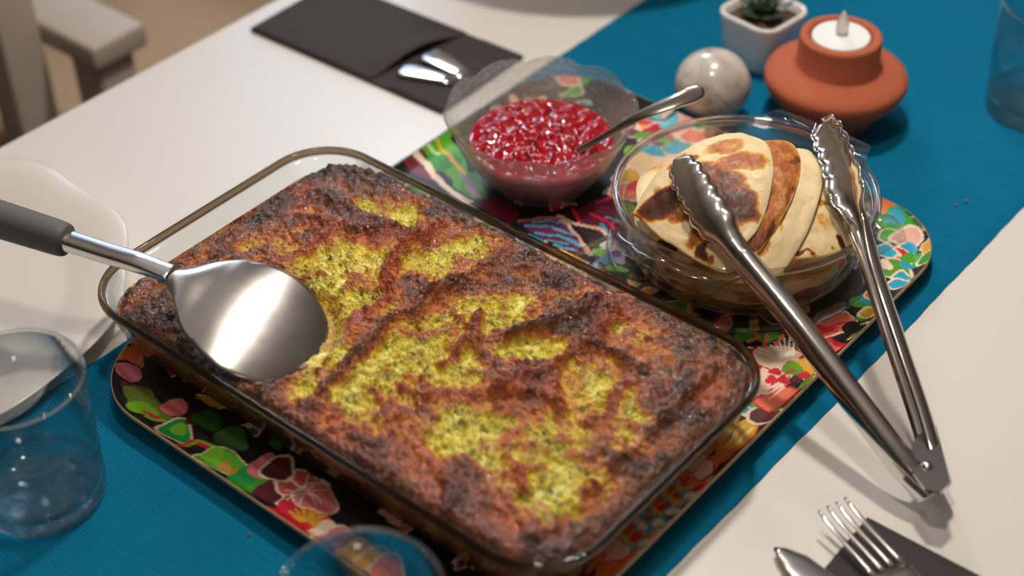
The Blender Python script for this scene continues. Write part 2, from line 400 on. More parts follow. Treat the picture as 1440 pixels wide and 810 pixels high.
TRAY_PRINT = [('p', [(-0.141, -0.1206), (-0.0982, -0.1553), (-0.0228, -0.1642), (0.0663, -0.1675), (0.135, -0.1685), (0.1718, -0.1385), (0.0919, -0.1222), (0.0105, -0.1236), (-0.0763, -0.1227), (-0.12, -0.1116)], (34, 28, 30), None), ('p', [(0.1913, -0.0861), (0.1951, 0.1839), (0.1786, 0.196), (0.157, 0.1204), (0.1618, 0.0555), (0.1748, 0.0098), (0.1729, -0.0501), (0.1697, -0.1037)], (34, 28, 30), None), ('b', -0.1117, -0.127, 0.008, 1.0, 0.0, 3, 0.12, (226, 112, 52), None), ('b', -0.1039, -0.1345, 0.008, 1.4, 0.0, 3, 0.12, (228, 120, 128), (34, 28, 30)), ('l', [(-0.0999, -0.1418), (-0.0867, -0.1371), (-0.0676, -0.1415)], 0.003, (96, 34, 46)), ('p', [(-0.0983, -0.1442), (-0.094, -0.1386), (-0.0818, -0.1361), (-0.0655, -0.1397), (-0.0566, -0.1433), (-0.0618, -0.1475), (-0.0727, -0.1513), (-0.0836, -0.1523)], (106, 122, 40), None), ('b', -0.0762, -0.1484, 0.009, 1.6, 0.3, 3, 0.12, (120, 180, 40), None), ('l', [(-0.0731, -0.1495), (-0.0632, -0.1473)], 0.002, (214, 36, 56)), ('l', [(-0.0694, -0.1516), (-0.0591, -0.1467)], 0.002, (120, 180, 40)), ('b', -0.0482, -0.1485, 0.01, 1.2, 0.0, 3, 0.12, (28, 150, 70), (240, 214, 186)), ('b', -0.048, -0.1462, 0.005, 1.0, 0.0, 3, 0.12, (120, 180, 40), None), ('l', [(-0.0358, -0.1558), (-0.0354, -0.1472), (-0.0272, -0.1453)], 0.004, (214, 36, 56)), ('l', [(-0.0343, -0.1532), (-0.0338, -0.1445), (-0.0232, -0.1428)], 0.002, (120, 180, 40)), ('b', -0.0115, -0.1483, 0.014, 1.6, 0.2, 3, 0.12, (90, 180, 44), (240, 214, 186)), ('b', -0.019, -0.1476, 0.006, 1.0, 0.0, 3, 0.12, (120, 180, 40), None), ('b', 0.001, -0.1501, 0.004, 1.0, 0.0, 3, 0.12, (226, 112, 52), None), ('b', -0.0074, -0.149, 0.004, 1.0, 0.0, 3, 0.12, (200, 140, 60), None), ('b', 0.0124, -0.1501, 0.013, 1.5, 0.1, 3, 0.12, (74, 160, 44), None), ('b', 0.0055, -0.1492, 0.007, 1.0, 0.0, 3, 0.12, (34, 150, 70), None), ('l', [(0.0049, -0.143), (0.012, -0.1426)], 0.003, (228, 120, 128)), ('b', 0.0245, -0.1468, 0.009, 1.0, 0.0, 3, 0.12, (96, 34, 46), None), ('l', [(0.0215, -0.1414), (0.0276, -0.1416), (0.0323, -0.1456), (0.0323, -0.1507)], 0.0022, (240, 214, 186)), ('b', 0.0497, -0.1498, 0.017, 1.2, 0.3, 7, 0.1, (214, 36, 56), None), ('r', 0.0542, -0.1517, 0.003, 0.012, 0.6, 3.0, 9, 0.0018, (226, 168, 44)), ('b', 0.0652, -0.1489, 0.007, 1.0, 0.0, 3, 0.12, (240, 214, 186), None), ('b', 0.0741, -0.1502, 0.009, 1.0, 0.0, 3, 0.12, (228, 120, 128), (240, 214, 186)), ('b', 0.087, -0.1482, 0.009, 1.0, 0.0, 3, 0.12, (226, 168, 44), (34, 28, 30)), ('b', 0.0984, -0.1472, 0.008, 1.0, 0.0, 3, 0.12, (226, 168, 44), (240, 214, 186)), ('b', 0.107, -0.1461, 0.008, 1.0, 0.0, 3, 0.12, (232, 116, 92), (240, 214, 186)), ('b', -0.063, -0.1363, 0.007, 1.0, 0.0, 3, 0.12, (228, 120, 128), None), ('b', -0.0469, -0.1354, 0.005, 1.0, 0.0, 3, 0.12, (96, 34, 46), None), ('b', -0.0213, -0.1323, 0.011, 1.5, 0.0, 3, 0.12, (70, 110, 50), None), ('b', -0.0424, -0.1318, 0.009, 1.4, 0.0, 3, 0.12, (40, 92, 34), None), ('b', 0.0078, -0.1346, 0.008, 1.0, 0.0, 3, 0.12, (228, 120, 128), None), ('b', 0.0322, -0.1327, 0.013, 1.5, 0.5, 3, 0.12, (220, 90, 100), (240, 214, 186)), ('b', 0.0457, -0.1346, 0.012, 1.4, 0.0, 3, 0.12, (228, 120, 128), (240, 214, 186)), ('b', 0.0158, -0.1328, 0.008, 1.0, 0.0, 3, 0.12, (96, 34, 46), (240, 214, 186)), ('r', 0.0378, -0.1346, 0.002, 0.011, 0, 6, 9, 0.001, (240, 214, 186)), ('p', [(0.1886, -0.0883), (0.1858, -0.073), (0.187, -0.057), (0.1926, -0.0495), (0.1981, -0.0571), (0.1981, -0.0719), (0.1981, -0.0806)], (226, 112, 52), None), ('p', [(0.1858, -0.076), (0.1821, -0.0683), (0.1837, -0.0597), (0.1881, -0.0561), (0.1929, -0.0613), (0.1923, -0.0689)], (236, 180, 150), (214, 36, 56)), ('b', 0.1862, -0.0505, 0.0066, 1, 0, 6, 0.12, (226, 168, 44), (60, 160, 170)), ('b', 0.1862, -0.0505, 0.0039, 1.0, 0.0, 3, 0.12, (214, 36, 56), None), ('b', 0.1886, -0.0386, 0.0066, 1, 0, 6, 0.12, (226, 168, 44), (60, 160, 170)), ('b', 0.1886, -0.0386, 0.0039, 1.0, 0.0, 3, 0.12, (214, 36, 56), None), ('b', 0.1891, -0.0269, 0.0066, 1, 0, 6, 0.12, (226, 168, 44), (60, 160, 170)), ('b', 0.1891, -0.0269, 0.0039, 1.0, 0.0, 3, 0.12, (214, 36, 56), None), ('b', 0.191, -0.0152, 0.0066, 1, 0, 6, 0.12, (226, 168, 44), (60, 160, 170)), ('b', 0.191, -0.0152, 0.0039, 1.0, 0.0, 3, 0.12, (214, 36, 56), None), ('b', 0.1938, -0.0045, 0.0066, 1, 0, 6, 0.12, (226, 168, 44), (60, 160, 170)), ('b', 0.1938, -0.0045, 0.0039, 1.0, 0.0, 3, 0.12, (214, 36, 56), None), ('b', 0.1909, -0.0521, 0.0066, 1, 0, 6, 0.12, (226, 168, 44), (60, 160, 170)), ('b', 0.1909, -0.0521, 0.0039, 1.0, 0.0, 3, 0.12, (214, 36, 56), None), ('b', 0.1861, -0.005, 0.0066, 1, 0, 6, 0.12, (226, 168, 44), (60, 160, 170)), ('b', 0.1861, -0.005, 0.0039, 1.0, 0.0, 3, 0.12, (214, 36, 56), None), ('b', 0.1864, -0.0441, 0.0032, 1.0, 0.0, 3, 0.12, (240, 214, 186), (60, 160, 170)), ('b', 0.1934, -0.0384, 0.0032, 1.0, 0.0, 3, 0.12, (240, 214, 186), (60, 160, 170)), ('b', 0.1945, -0.0276, 0.0032, 1.0, 0.0, 3, 0.12, (240, 214, 186), (60, 160, 170)), ('b', 0.1962, -0.0448, 0.0032, 1.0, 0.0, 3, 0.12, (240, 214, 186), (60, 160, 170)), ('b', 0.1953, -0.013, 0.0032, 1.0, 0.0, 3, 0.12, (240, 214, 186), (60, 160, 170)), ('b', 0.1953, -0.0533, 0.0032, 1.0, 0.0, 3, 0.12, (240, 214, 186), (60, 160, 170)), ('b', 0.1973, -0.0469, 0.004, 1.0, 0.0, 3, 0.12, (232, 116, 92), None), ('b', 0.1967, -0.0054, 0.004, 1.0, 0.0, 3, 0.12, (214, 36, 56), None), ('p', [(0.1881, -0.0059), (0.1851, 0.0114), (0.1874, 0.02), (0.1944, 0.0157), (0.1958, 0.0056), (0.1938, -0.0045)], (232, 116, 92), None), ('p', [(0.1866, 0.0007), (0.1859, 0.0135), (0.19, 0.0168), (0.1938, 0.0105), (0.1915, 0.0021)], (240, 196, 164), (214, 36, 56)), ('p', [(0.1894, 0.015), (0.1855, 0.0288), (0.1869, 0.0389), (0.1893, 0.0491), (0.1937, 0.0549), (0.1982, 0.0425), (0.1967, 0.0276), (0.1944, 0.0177)], (226, 112, 52), None), ('p', [(0.1885, 0.0264), (0.1833, 0.0443), (0.1856, 0.0547), (0.1928, 0.0563), (0.1958, 0.0461), (0.1946, 0.0341)], (226, 168, 44), None), ('l', [(0.1885, 0.0332), (0.1878, 0.0479)], 0.002, (240, 210, 120)), ('l', [(0.1914, 0.0356), (0.1922, 0.0502)], 0.002, (240, 210, 120)), ('l', [(0.1882, 0.0289), (0.1857, 0.0421)], 0.0016, (200, 120, 30)), ('b', 0.1853, 0.0587, 0.0032, 1.0, 0.0, 3, 0.12, (44, 160, 190), (240, 214, 186)), ('b', 0.1846, 0.0646, 0.0032, 1.0, 0.0, 3, 0.12, (44, 160, 190), (240, 214, 186)), ('b', 0.1817, 0.0593, 0.0032, 1.0, 0.0, 3, 0.12, (44, 160, 190), (240, 214, 186)), ('b', 0.1919, 0.0583, 0.0032, 1.0, 0.0, 3, 0.12, (44, 160, 190), (240, 214, 186)), ('b', 0.1816, 0.0672, 0.0032, 1.0, 0.0, 3, 0.12, (44, 160, 190), (240, 214, 186)), ('b', 0.1922, 0.0628, 0.009, 1.0, 0.0, 3, 0.12, (92, 48, 50), (240, 214, 186)), ('b', 0.1931, 0.0707, 0.005, 1.6, 0.0, 3, 0.12, (74, 160, 44), None), ('b', 0.1816, 0.0679, 0.005, 1.8, 0.0, 3, 0.12, (74, 160, 44), None), ('p', [(0.1788, 0.0693), (0.1711, 0.0853), (0.1703, 0.0961), (0.1771, 0.1039), (0.185, 0.1003), (0.1869, 0.0869), (0.1846, 0.074)], (238, 200, 176), (232, 116, 92)), ('p', [(0.1822, 0.0684), (0.1839, 0.0822), (0.1906, 0.0899), (0.1964, 0.0894), (0.1964, 0.0756), (0.1916, 0.0666)], (232, 116, 92), (214, 36, 56)), ('r', 0.1884, 0.0919, 0.004, 0.017, 2.4, 4.6, 9, 0.0011, (240, 214, 186)), ('p', [(0.1634, 0.0958), (0.1587, 0.1044), (0.163, 0.1126), (0.1731, 0.1192), (0.181, 0.1186), (0.1814, 0.1104), (0.1788, 0.0976)], (240, 206, 180), (214, 36, 56)), ('r', 0.1796, 0.1089, 0.005, 0.02, 2.0, 3.4, 9, 0.0011, (252, 240, 220)), ('p', [(0.1811, 0.1125), (0.1842, 0.1188), (0.1927, 0.1164), (0.1945, 0.1058), (0.193, 0.0971), (0.1865, 0.0978)], (240, 200, 170), None), ('b', 0.1871, 0.1089, 0.007, 1.0, 0, 6, 0.2, (226, 168, 44), None), ('b', 0.184, 0.1048, 0.0065, 1.2, 0.0, 3, 0.12, (110, 160, 30), None), ('b', 0.1844, 0.0931, 0.0034, 1.0, 0.0, 3, 0.12, (214, 36, 56), None), ('b', 0.1906, 0.0988, 0.0034, 1.0, 0.0, 3, 0.12, (96, 34, 46), None), ('b', 0.1921, 0.1046, 0.0034, 1.0, 0.0, 3, 0.12, (214, 36, 56), None), ('b', 0.1772, 0.0963, 0.0034, 1.0, 0.0, 3, 0.12, (214, 36, 56), None), ('b', 0.1789, 0.0893, 0.0034, 1.0, 0.0, 3, 0.12, (214, 36, 56), None), ('l', [(0.1814, 0.0861), (0.1822, 0.0958), (0.1852, 0.1043)], 0.0015, (214, 36, 56)), ('p', [(0.1793, 0.1306), (0.1837, 0.1389), (0.192, 0.1392), (0.1964, 0.1365), (0.1958, 0.1282), (0.1885, 0.127)], (232, 116, 92), (214, 36, 56)), ('l', [(0.1803, 0.1329), (0.1875, 0.1388), (0.1958, 0.136)], 0.0032, (214, 36, 56)), ('p', [(0.1729, 0.1333), (0.1752, 0.1529), (0.1822, 0.1652), (0.1912, 0.1627), (0.1891, 0.1496), (0.1812, 0.1352)], (232, 116, 92), (240, 214, 186)), ('p', [(0.1632, 0.1335), (0.1711, 0.1439), (0.1862, 0.1505), (0.1799, 0.1374), (0.1739, 0.1278)], (214, 36, 56), None), ('l', [(0.1766, 0.1427), (0.1871, 0.1569)], 0.0014, (214, 36, 56)), ('l', [(0.1747, 0.138), (0.1868, 0.1478)], 0.0014, (214, 36, 56)), ('b', 0.1916, 0.167, 0.004, 1.0, 0.0, 3, 0.12, (74, 160, 44), None), ('b', 0.1926, 0.1556, 0.006, 1.0, 0.0, 3, 0.12, (34, 28, 30), None), ('b', 0.1584, 0.1183, 0.007, 1.7, 1.2, 3, 0.12, (74, 160, 44), (34, 28, 30)), ('b', 0.1488, 0.1122, 0.009, 1.5, 0.6, 3, 0.12, (74, 160, 44), None), ('l', [(0.1522, 0.107), (0.1552, 0.1142), (0.1512, 0.1174)], 0.0025, (232, 116, 92)), ('l', [(0.1611, 0.1095), (0.1576, 0.121)], 0.002, (232, 116, 92)), ('l', [(0.1649, 0.1157), (0.164, 0.1245)], 0.0025, (232, 116, 92)), ('p', [(-0.1247, 0.1069), (-0.1255, 0.1392), (-0.1262, 0.166), (-0.12, 0.1766), (-0.0323, 0.117), (-0.0535, 0.1)], (34, 28, 30), None), ('p', [(-0.1233, 0.1102), (-0.1241, 0.1306), (-0.1038, 0.1237), (-0.0835, 0.1134), (-0.0996, 0.1106)], (112, 40, 52), None), ('p', [(-0.1237, 0.1288), (-0.1246, 0.1562), (-0.1247, 0.1672), (-0.0839, 0.1408), (-0.0503, 0.1172), (-0.0606, 0.1138), (-0.0799, 0.1163), (-0.1093, 0.1298)], (88, 168, 36), None), ('b', -0.1045, 0.1315, 0.012, 1.3, 1.0, 3, 0.12, (46, 140, 40), None), ('l', [(-0.1156, 0.1569), (-0.0994, 0.1493), (-0.0827, 0.1365)], 0.006, (34, 28, 30)), ('l', [(-0.1221, 0.144), (-0.1063, 0.1406), (-0.0849, 0.1306)], 0.0026, (226, 168, 44)), ('l', [(-0.1223, 0.1342), (-0.1126, 0.1377)], 0.003, (190, 220, 150)), ('l', [(-0.1239, 0.1233), (-0.111, 0.1232), (-0.0963, 0.1153), (-0.0747, 0.1105), (-0.0542, 0.1092)], 0.005, (240, 214, 186)), ('l', [(-0.0836, 0.1276), (-0.0698, 0.1244)], 0.004, (170, 130, 170)), ('l', [(-0.0744, 0.1207), (-0.0553, 0.1161)], 0.003, (210, 150, 170)), ('p', [(-0.0609, 0.1086), (-0.0517, 0.126), (-0.0183, 0.1284), (0.0077, 0.1688), (0.0457, 0.1515), (0.0746, 0.112), (0.0535, 0.108), (0.0093, 0.1083), (-0.0345, 0.1057)], (34, 28, 30), None), ('p', [(-0.0581, 0.1109), (-0.0499, 0.1274), (-0.0271, 0.1213), (-0.0252, 0.1085), (-0.0429, 0.1085)], (110, 16, 44), None), ('p', [(-0.0195, 0.1121), (-0.0119, 0.1277), (0.0062, 0.1308), (0.0273, 0.1181), (0.0379, 0.1158), (0.0193, 0.1099), (-0.002, 0.1083)], (106, 40, 86), None), ('p', [(-0.0042, 0.1397), (0.0018, 0.169), (0.0239, 0.1623), (0.0343, 0.1423), (0.0204, 0.1357)], (96, 22, 50), None), ('l', [(-0.0168, 0.1124), (-0.0046, 0.1222), (0.0112, 0.1237)], 0.0022, (96, 170, 200)), ('l', [(-0.0085, 0.1106), (0.0043, 0.1181), (0.0223, 0.1188)], 0.0022, (96, 170, 200)), ('l', [(0.0021, 0.1089), (0.0149, 0.1155)], 0.0022, (96, 170, 200)), ('l', [(-0.0168, 0.118), (-0.0101, 0.1254), (0.001, 0.1295)], 0.0022, (96, 170, 200)), ('l', [(0.0093, 0.1083), (0.0234, 0.1132)], 0.0022, (96, 170, 200)), ('l', [(0.007, 0.1487), (0.0295, 0.1458)], 0.0026, (206, 30, 70)), ('l', [(0.0022, 0.1594), (0.0093, 0.178)], 0.0026, (206, 30, 70)), ('l', [(-0.0043, 0.1435), (0.0066, 0.1369)], 0.0026, (206, 30, 70)), ('l', [(0.0184, 0.1435), (0.0302, 0.139)], 0.0022, (44, 160, 190)), ('l', [(0.0163, 0.1514), (0.0264, 0.1529)], 0.002, (90, 160, 190)), ('l', [(-0.0084, 0.1305), (0.0032, 0.1303), (0.017, 0.1227), (0.0328, 0.1153)], 0.0026, (224, 180, 160)), ('l', [(-0.0073, 0.1334), (0.0062, 0.1337), (0.0215, 0.1394), (0.0304, 0.1372)], 0.0028, (226, 190, 160)), ('l', [(-0.0231, 0.113), (-0.0154, 0.1249), (-0.0058, 0.1308)], 0.0024, (200, 110, 100)), ('p', [(0.0111, 0.1311), (0.0228, 0.1377), (0.031, 0.135), (0.0335, 0.1186)], (54, 44, 46), None), ('p', [(0.0325, 0.1178), (0.0331, 0.1366), (0.0465, 0.1319), (0.0535, 0.1195), (0.0431, 0.1147)], (150, 140, 190), None), ('b', 0.0344, 0.1203, 0.004, 1.0, 0.0, 3, 0.12, (120, 180, 40), None), ('b', 0.0353, 0.1292, 0.005, 1.0, 0.0, 3, 0.12, (230, 220, 230), None), ('b', 0.0429, 0.1163, 0.004, 1.0, 0.0, 3, 0.12, (44, 160, 190), None), ('b', 0.0533, 0.114, 0.007, 2.2, 0.3, 3, 0.12, (120, 180, 40), None), ('b', 0.0434, 0.1258, 0.004, 1.0, 0.0, 3, 0.12, (90, 60, 120), None), ('p', [(-0.0064, 0.203), (-0.0245, 0.2475), (-0.0234, 0.2709), (0.0077, 0.2901), (0.0339, 0.2943), (0.035, 0.2414), (0.0235, 0.2014)], (236, 200, 176), None), ('b', -0.0138, 0.2484, 0.011, 1.1, 0.0, 3, 0.12, (176, 24, 56), None), ('b', -0.0051, 0.2412, 0.006, 1.0, 0.0, 3, 0.12, (120, 16, 60), None), ('b', -0.0202, 0.24, 0.006, 1.8, 1.3, 3, 0.12, (74, 160, 44), None), ('b', -0.0129, 0.222, 0.008, 1.4, 0.9, 3, 0.12, (120, 180, 40), None), ('b', -0.0136, 0.263, 0.007, 1.0, 0.0, 3, 0.12, (110, 190, 210), None), ('b', -0.0033, 0.2297, 0.009, 1.5, 0.0, 3, 0.12, (44, 160, 190), None), ('b', 0.0055, 0.2443, 0.013, 1.5, 0.1, 4, 0.2, (50, 150, 50), None), ('b', 0.0069, 0.2432, 0.008, 1.0, 0.0, 3, 0.12, (44, 160, 190), None), ('b', -0.0293, 0.2549, 0.005, 1.0, 0.0, 3, 0.12, (214, 36, 56), None), ('b', -0.028, 0.2615, 0.006, 1.0, 0.0, 3, 0.12, (90, 190, 210), None), ('b', -0.002, 0.2633, 0.008, 1.0, 0.0, 3, 0.12, (240, 170, 150), None), ('b', 0.0078, 0.2602, 0.008, 1.0, 0.0, 3, 0.12, (232, 116, 92), (240, 214, 186)), ('b', 0.0075, 0.2732, 0.007, 1.0, 0.0, 3, 0.12, (74, 160, 44), (240, 214, 186)), ('b', 0.018, 0.2706, 0.007, 1.0, 0.0, 3, 0.12, (120, 70, 60), None), ('l', [(-0.0317, 0.2574), (-0.022, 0.2606), (-0.0136, 0.2697)], 0.002, (96, 34, 46)), ('b', -0.0007, 0.2149, 0.008, 1.0, 0.0, 3, 0.12, (240, 200, 140), None), ('b', 0.0026, 0.1948, 0.009, 1.0, 0.0, 3, 0.12, (226, 168, 44), (240, 214, 186)), ('b', 0.0102, 0.1807, 0.009, 1.0, 0.0, 3, 0.12, (232, 116, 92), (240, 214, 186)), ('b', 0.0118, 0.19, 0.006, 1.0, 0.0, 3, 0.12, (214, 36, 56), None), ('p', [(0.129, 0.2862), (0.1779, 0.2579), (0.2032, 0.1988), (0.1951, 0.1756), (0.1754, 0.1848)], (34, 28, 30), None), ('b', 0.1506, 0.2691, 0.007, 1.0, 0.0, 3, 0.12, (226, 112, 52), None), ('b', 0.1601, 0.2605, 0.011, 1.2, 0.0, 3, 0.12, (60, 160, 60), None), ('b', 0.1589, 0.2634, 0.006, 1.0, 0.0, 3, 0.12, (44, 160, 190), None), ('b', 0.1666, 0.247, 0.008, 1.4, 0.5, 3, 0.12, (74, 160, 44), (240, 214, 186)), ('b', 0.1745, 0.2506, 0.008, 1.0, 0.0, 3, 0.12, (228, 170, 150), (240, 214, 186)), ('b', 0.1788, 0.2403, 0.006, 1.0, 0.0, 3, 0.12, (240, 214, 186), None), ('b', 0.1804, 0.2435, 0.005, 1.0, 0.0, 3, 0.12, (44, 160, 190), None), ('b', 0.1789, 0.2322, 0.008, 1.3, 0.0, 3, 0.12, (214, 36, 56), (240, 214, 186)), ('b', 0.1785, 0.2328, 0.0016, 1.0, 0.0, 3, 0.12, (250, 220, 220), None), ('b', 0.184, 0.2195, 0.01, 1.1, 0.0, 3, 0.12, (96, 150, 40), (240, 214, 186)), ('b', 0.1873, 0.2275, 0.004, 1.0, 0.0, 3, 0.12, (44, 160, 190), None), ('b', 0.1911, 0.2147, 0.005, 1.0, 0.0, 3, 0.12, (44, 160, 190), (240, 214, 186)), ('b', 0.1924, 0.2071, 0.005, 1.0, 0.0, 3, 0.12, (44, 160, 190), (240, 214, 186)), ('b', 0.1853, 0.2347, 0.005, 1.0, 0.0, 3, 0.12, (74, 160, 44), None), ('b', 0.1703, 0.2317, 0.006, 1.0, 0.0, 3, 0.12, (44, 160, 190), (240, 214, 186)), ('b', 0.177, 0.2191, 0.005, 1.0, 0.0, 3, 0.12, (240, 214, 186), None), ('b', 0.1853, 0.1802, 0.009, 2, 0.6, 3, 0.12, (74, 160, 44), None), ('b', 0.1853, 0.186, 0.006, 1.0, 0.0, 3, 0.12, (44, 160, 190), None), ('b', 0.1875, 0.1904, 0.006, 1.0, 0.0, 3, 0.12, (232, 116, 92), (240, 214, 186)), ('b', 0.1925, 0.1735, 0.005, 1.0, 0.0, 3, 0.12, (226, 168, 44), (240, 214, 186))]
NA, NR = 340, 200
def tray_z(s_in):   # s_in: distance in from the rim
    e = np.clip(1-s_in/0.007, 0, 1); return 0.0035+0.0055*e**1.6
rings = []
nc = NA
ssc = np.concatenate([np.linspace(0.02, 0.86, 150), np.linspace(0.862, 1.0, 50)])
Vt = []
for s in ssc:
    Vt.append(rrect(TC[0], TC[1], THX*s, THY*s, TR*s, 0, nc=90))
base_ring = np.array(Vt[-1])
# resample straight sides densely
def dense_ring(s):
    hx, hy, R = THX*s, THY*s, TR*s; pts = []
    for (sx, sy, a0) in ((1, 1, 0), (-1, 1, PI/2), (-1, -1, PI), (1, -1, 1.5*PI)):
        for k in range(90):
            a = a0+PI/2*k/89; pts.append((TC[0]+sx*(hx-R)+R*math.cos(a), TC[1]+sy*(hy-R)+R*math.sin(a)))
        nx = {0: (-1, 1), PI/2: (-1, -1), PI: (1, -1), 1.5*PI: (1, 1)}[a0]
        p0 = pts[-1]; a1 = a0+PI/2
        p1 = (TC[0]+nx[0]*(hx-R)+R*math.cos(a1), TC[1]+nx[1]*(hy-R)+R*math.sin(a1))
        m = 260 if a0 in (0, PI) else 390
        for k in range(1, m): t_ = k/m; pts.append((p0[0]+(p1[0]-p0[0])*t_, p0[1]+(p1[1]-p0[1])*t_))
    return np.array(pts)
RG = np.array([dense_ring(s) for s in ssc])          # (nr, na, 2)
nr, na = RG.shape[:2]
din = (1-ssc)*THX
Z = np.repeat(tray_z(din)[:, None], na, 1)
V = np.concatenate([RG, Z[..., None]], 2).reshape(-1, 3)
idx = np.arange(nr*na).reshape(nr, na)
a = idx[:-1, :]; b = idx[1:, :]
F = np.stack([a, np.roll(a, -1, 1), np.roll(b, -1, 1), b], -1).reshape(-1, 4)
F = F[:, ::-1]
me = bpy.data.meshes.new('printed_surface'); me.from_pydata(V.tolist(), [], F.tolist()+[list(idx[0])]); me.update()
if me.polygons[10].normal.z < 0: me.flip_normals()
o = link('printed_surface', me, M['print'], tray); setcol(me, 'print', tray_print(V[:, 0], V[:, 1])); 
# birch body: underside and the light plywood edge
rr = []
for s, z in ((1.0, 0.0090), (1.004, 0.0088), (1.004, 0.0062), (0.985, 0.0046), (0.965, 0.0008), (0.90, 0.0), (0.85, -0.0043), (0.5, -0.0044)):
    d = (1-s)*THX
    rr.append(rrect(TC[0], TC[1], THX-d, THY-d, max(TR-d, 0.01), z, nc=24))
v, f = loft(rr, False, True); mesh('plywood_body', v, f, M['birch'], tray)
TZ = RZ+0.0045+0.0036

# ------------------------------------------------------------------ glass baking dish with the casserole
DC = (0.0305, -0.0373); DHX, DHY, DR = 0.1735, 0.1010, 0.040
DRZ = 0.0560
prof = [(-0.036, TZ+0.0014), (-0.0275, TZ+0.0010), (-0.0210, TZ+0.0032), (-0.0155, TZ+0.0090), (-0.0115, 0.0230), (-0.0050, 0.046), (-0.0040, 0.0496), (-0.0036, 0.0504), (-0.0060, 0.0504), (-0.0082, 0.0490), (-0.0160, 0.0220), (-0.0195, TZ+0.0090), (-0.0260, TZ+0.0058), (-0.036, TZ+0.0052)]
def dring(d, z, nc=20): return rrect(DC[0], DC[1], DHX+d, DHY+d, max(DR+d, 0.012), z, nc=nc)
dish = thing('baking_dish', 'rectangular clear glass baking dish with rounded corners holding the green bake', 'baking dish')
v, f = loft([dring(d, z) for d, z in prof]); mesh('dish_wall', v, f, M['dishglass'], dish)
rp = [(-0.0032+0.0021*math.cos(2*PI*k/14), 0.0528+0.0026*math.sin(2*PI*k/14)) for k in range(15)]
v, f = loft([dring(d, z) for d, z in rp], False, False); mesh('rim', v, f, M['dishrim'], dish)

GREEN = [(-0.0325, -0.0205, 0.0326, 0.0163, 0.6, 1.0), (-0.0329, -0.0372, 0.0178, 0.0148, 0, 0.9), (-0.0193, -0.014, 0.0163, 0.0118, 0, 0.8), (-0.0503, -0.0139, 0.0118, 0.0089, 0, 0.6), (-0.0669, 0.0228, 0.0133, 0.0074, 0, 0.8), (-0.0464, 0.033, 0.0133, 0.0089, 0, 0.85), (-0.0885, 0.0009, 0.0089, 0.0059, 0, 0.7), (0.0014, 0.0093, 0.0237, 0.0163, 0.7, 0.75), (0.0039, 0.0298, 0.0222, 0.0104, 0.8, 0.7), (0.0145, 0.0426, 0.0178, 0.0089, 0.5, 0.5), (-0.0071, 0.0025, 0.0118, 0.0118, 0, 0.7), (-0.0902, -0.0332, 0.0178, 0.0089, 0.6, 0.55), (-0.0743, -0.0332, 0.0207, 0.0104, 0, 0.55), (-0.1086, -0.0651, 0.0148, 0.0074, 0.8, 0.5), (-0.0831, -0.0161, 0.0148, 0.0074, 0.6, 0.45), (0.0522, -0.0595, 0.0296, 0.0222, 0.6, 1.1), (0.0396, -0.0733, 0.0207, 0.0178, 0.4, 1.0), (0.0388, -0.0997, 0.0207, 0.0133, 0.3, 0.95), (0.0701, -0.0627, 0.0148, 0.0118, 0, 0.9), (0.0339, -0.0563, 0.0148, 0.0133, 0, 0.9), (0.066, -0.0412, 0.0148, 0.0118, 0, 0.8), (0.0533, -0.0031, 0.0266, 0.0133, 0.7, 0.85), (0.0516, -0.0159, 0.0133, 0.0118, 0, 0.8), (0.0616, 0.0113, 0.0178, 0.0104, 0.6, 0.7), (0.076, 0.0308, 0.0178, 0.0074, 0.7, 0.45), (0.0927, -0.0138, 0.0222, 0.0089, 0.5, 1.0), (0.1016, -0.0015, 0.0118, 0.0074, 0.5, 0.8), (0.0847, -0.0225, 0.0118, 0.0089, 0, 0.8), (0.0321, -0.0317, 0.0118, 0.0148, 0, 0.6), (0.0216, -0.0402, 0.0089, 0.0118, 0.4, 0.6), (0.1375, -0.0184, 0.0207, 0.0148, 0.4, 0.9), (0.121, -0.0109, 0.0089, 0.0074, 0, 0.8), (0.1539, -0.022, 0.0133, 0.0133, 0, 0.7), (0.1411, -0.0455, 0.0178, 0.0133, 0, 0.7), (0.1058, -0.084, 0.0222, 0.0163, 0.5, 0.95), (0.1235, -0.0855, 0.0178, 0.0133, 0, 0.85), (0.1633, -0.0858, 0.0133, 0.0178, 0, 0.85), (0.1437, -0.0692, 0.0207, 0.0163, 0, 0.75), (0.1496, -0.0951, 0.0133, 0.0118, 0, 0.6), (0.1619, -0.0606, 0.0192, 0.0133, 0, 0.6), (0.1133, -0.0681, 0.0148, 0.0104, 0, 0.7), (0.0933, -0.0778, 0.0148, 0.0118, 0, 0.8), (0.1446, -0.0557, 0.0148, 0.0118, 0, 0.6), (0.1544, -0.0791, 0.0133, 0.0133, 0, 0.8), (0.1169, 0.0316, 0.0104, 0.0089, 0, 0.5), (0.1331, 0.0387, 0.0089, 0.0074, 0, 0.4), (0.0164, -0.1027, 0.0148, 0.0133, 0.4, 0.8), (0.0113, -0.0819, 0.0148, 0.0133, 0, 0.8), (-0.0061, -0.0588, 0.0133, 0.0148, 0, 0.9), (-0.0024, -0.0403, 0.0148, 0.0133, 0, 0.75), (-0.0219, -0.0483, 0.0133, 0.0104, 0, 0.8), (0.1387, 0.0213, 0.0133, 0.0104, 0, 0.45), (0.1694, -0.0356, 0.0133, 0.0104, 0, 0.5), (-0.1303, -0.0345, 0.0074, 0.0059, 0, 0.3), (0.0568, -0.1074, 0.0178, 0.0104, 0.3, 0.6), (0.0799, -0.0952, 0.0118, 0.0089, 0, 0.5), (-0.0157, -0.1181, 0.0118, 0.0074, 0, 0.4), (0.04, -0.121, 0.0118, 0.0074, 0, 0.35), (0.1323, 0.0018, 0.0118, 0.0089, 0, 0.4)]
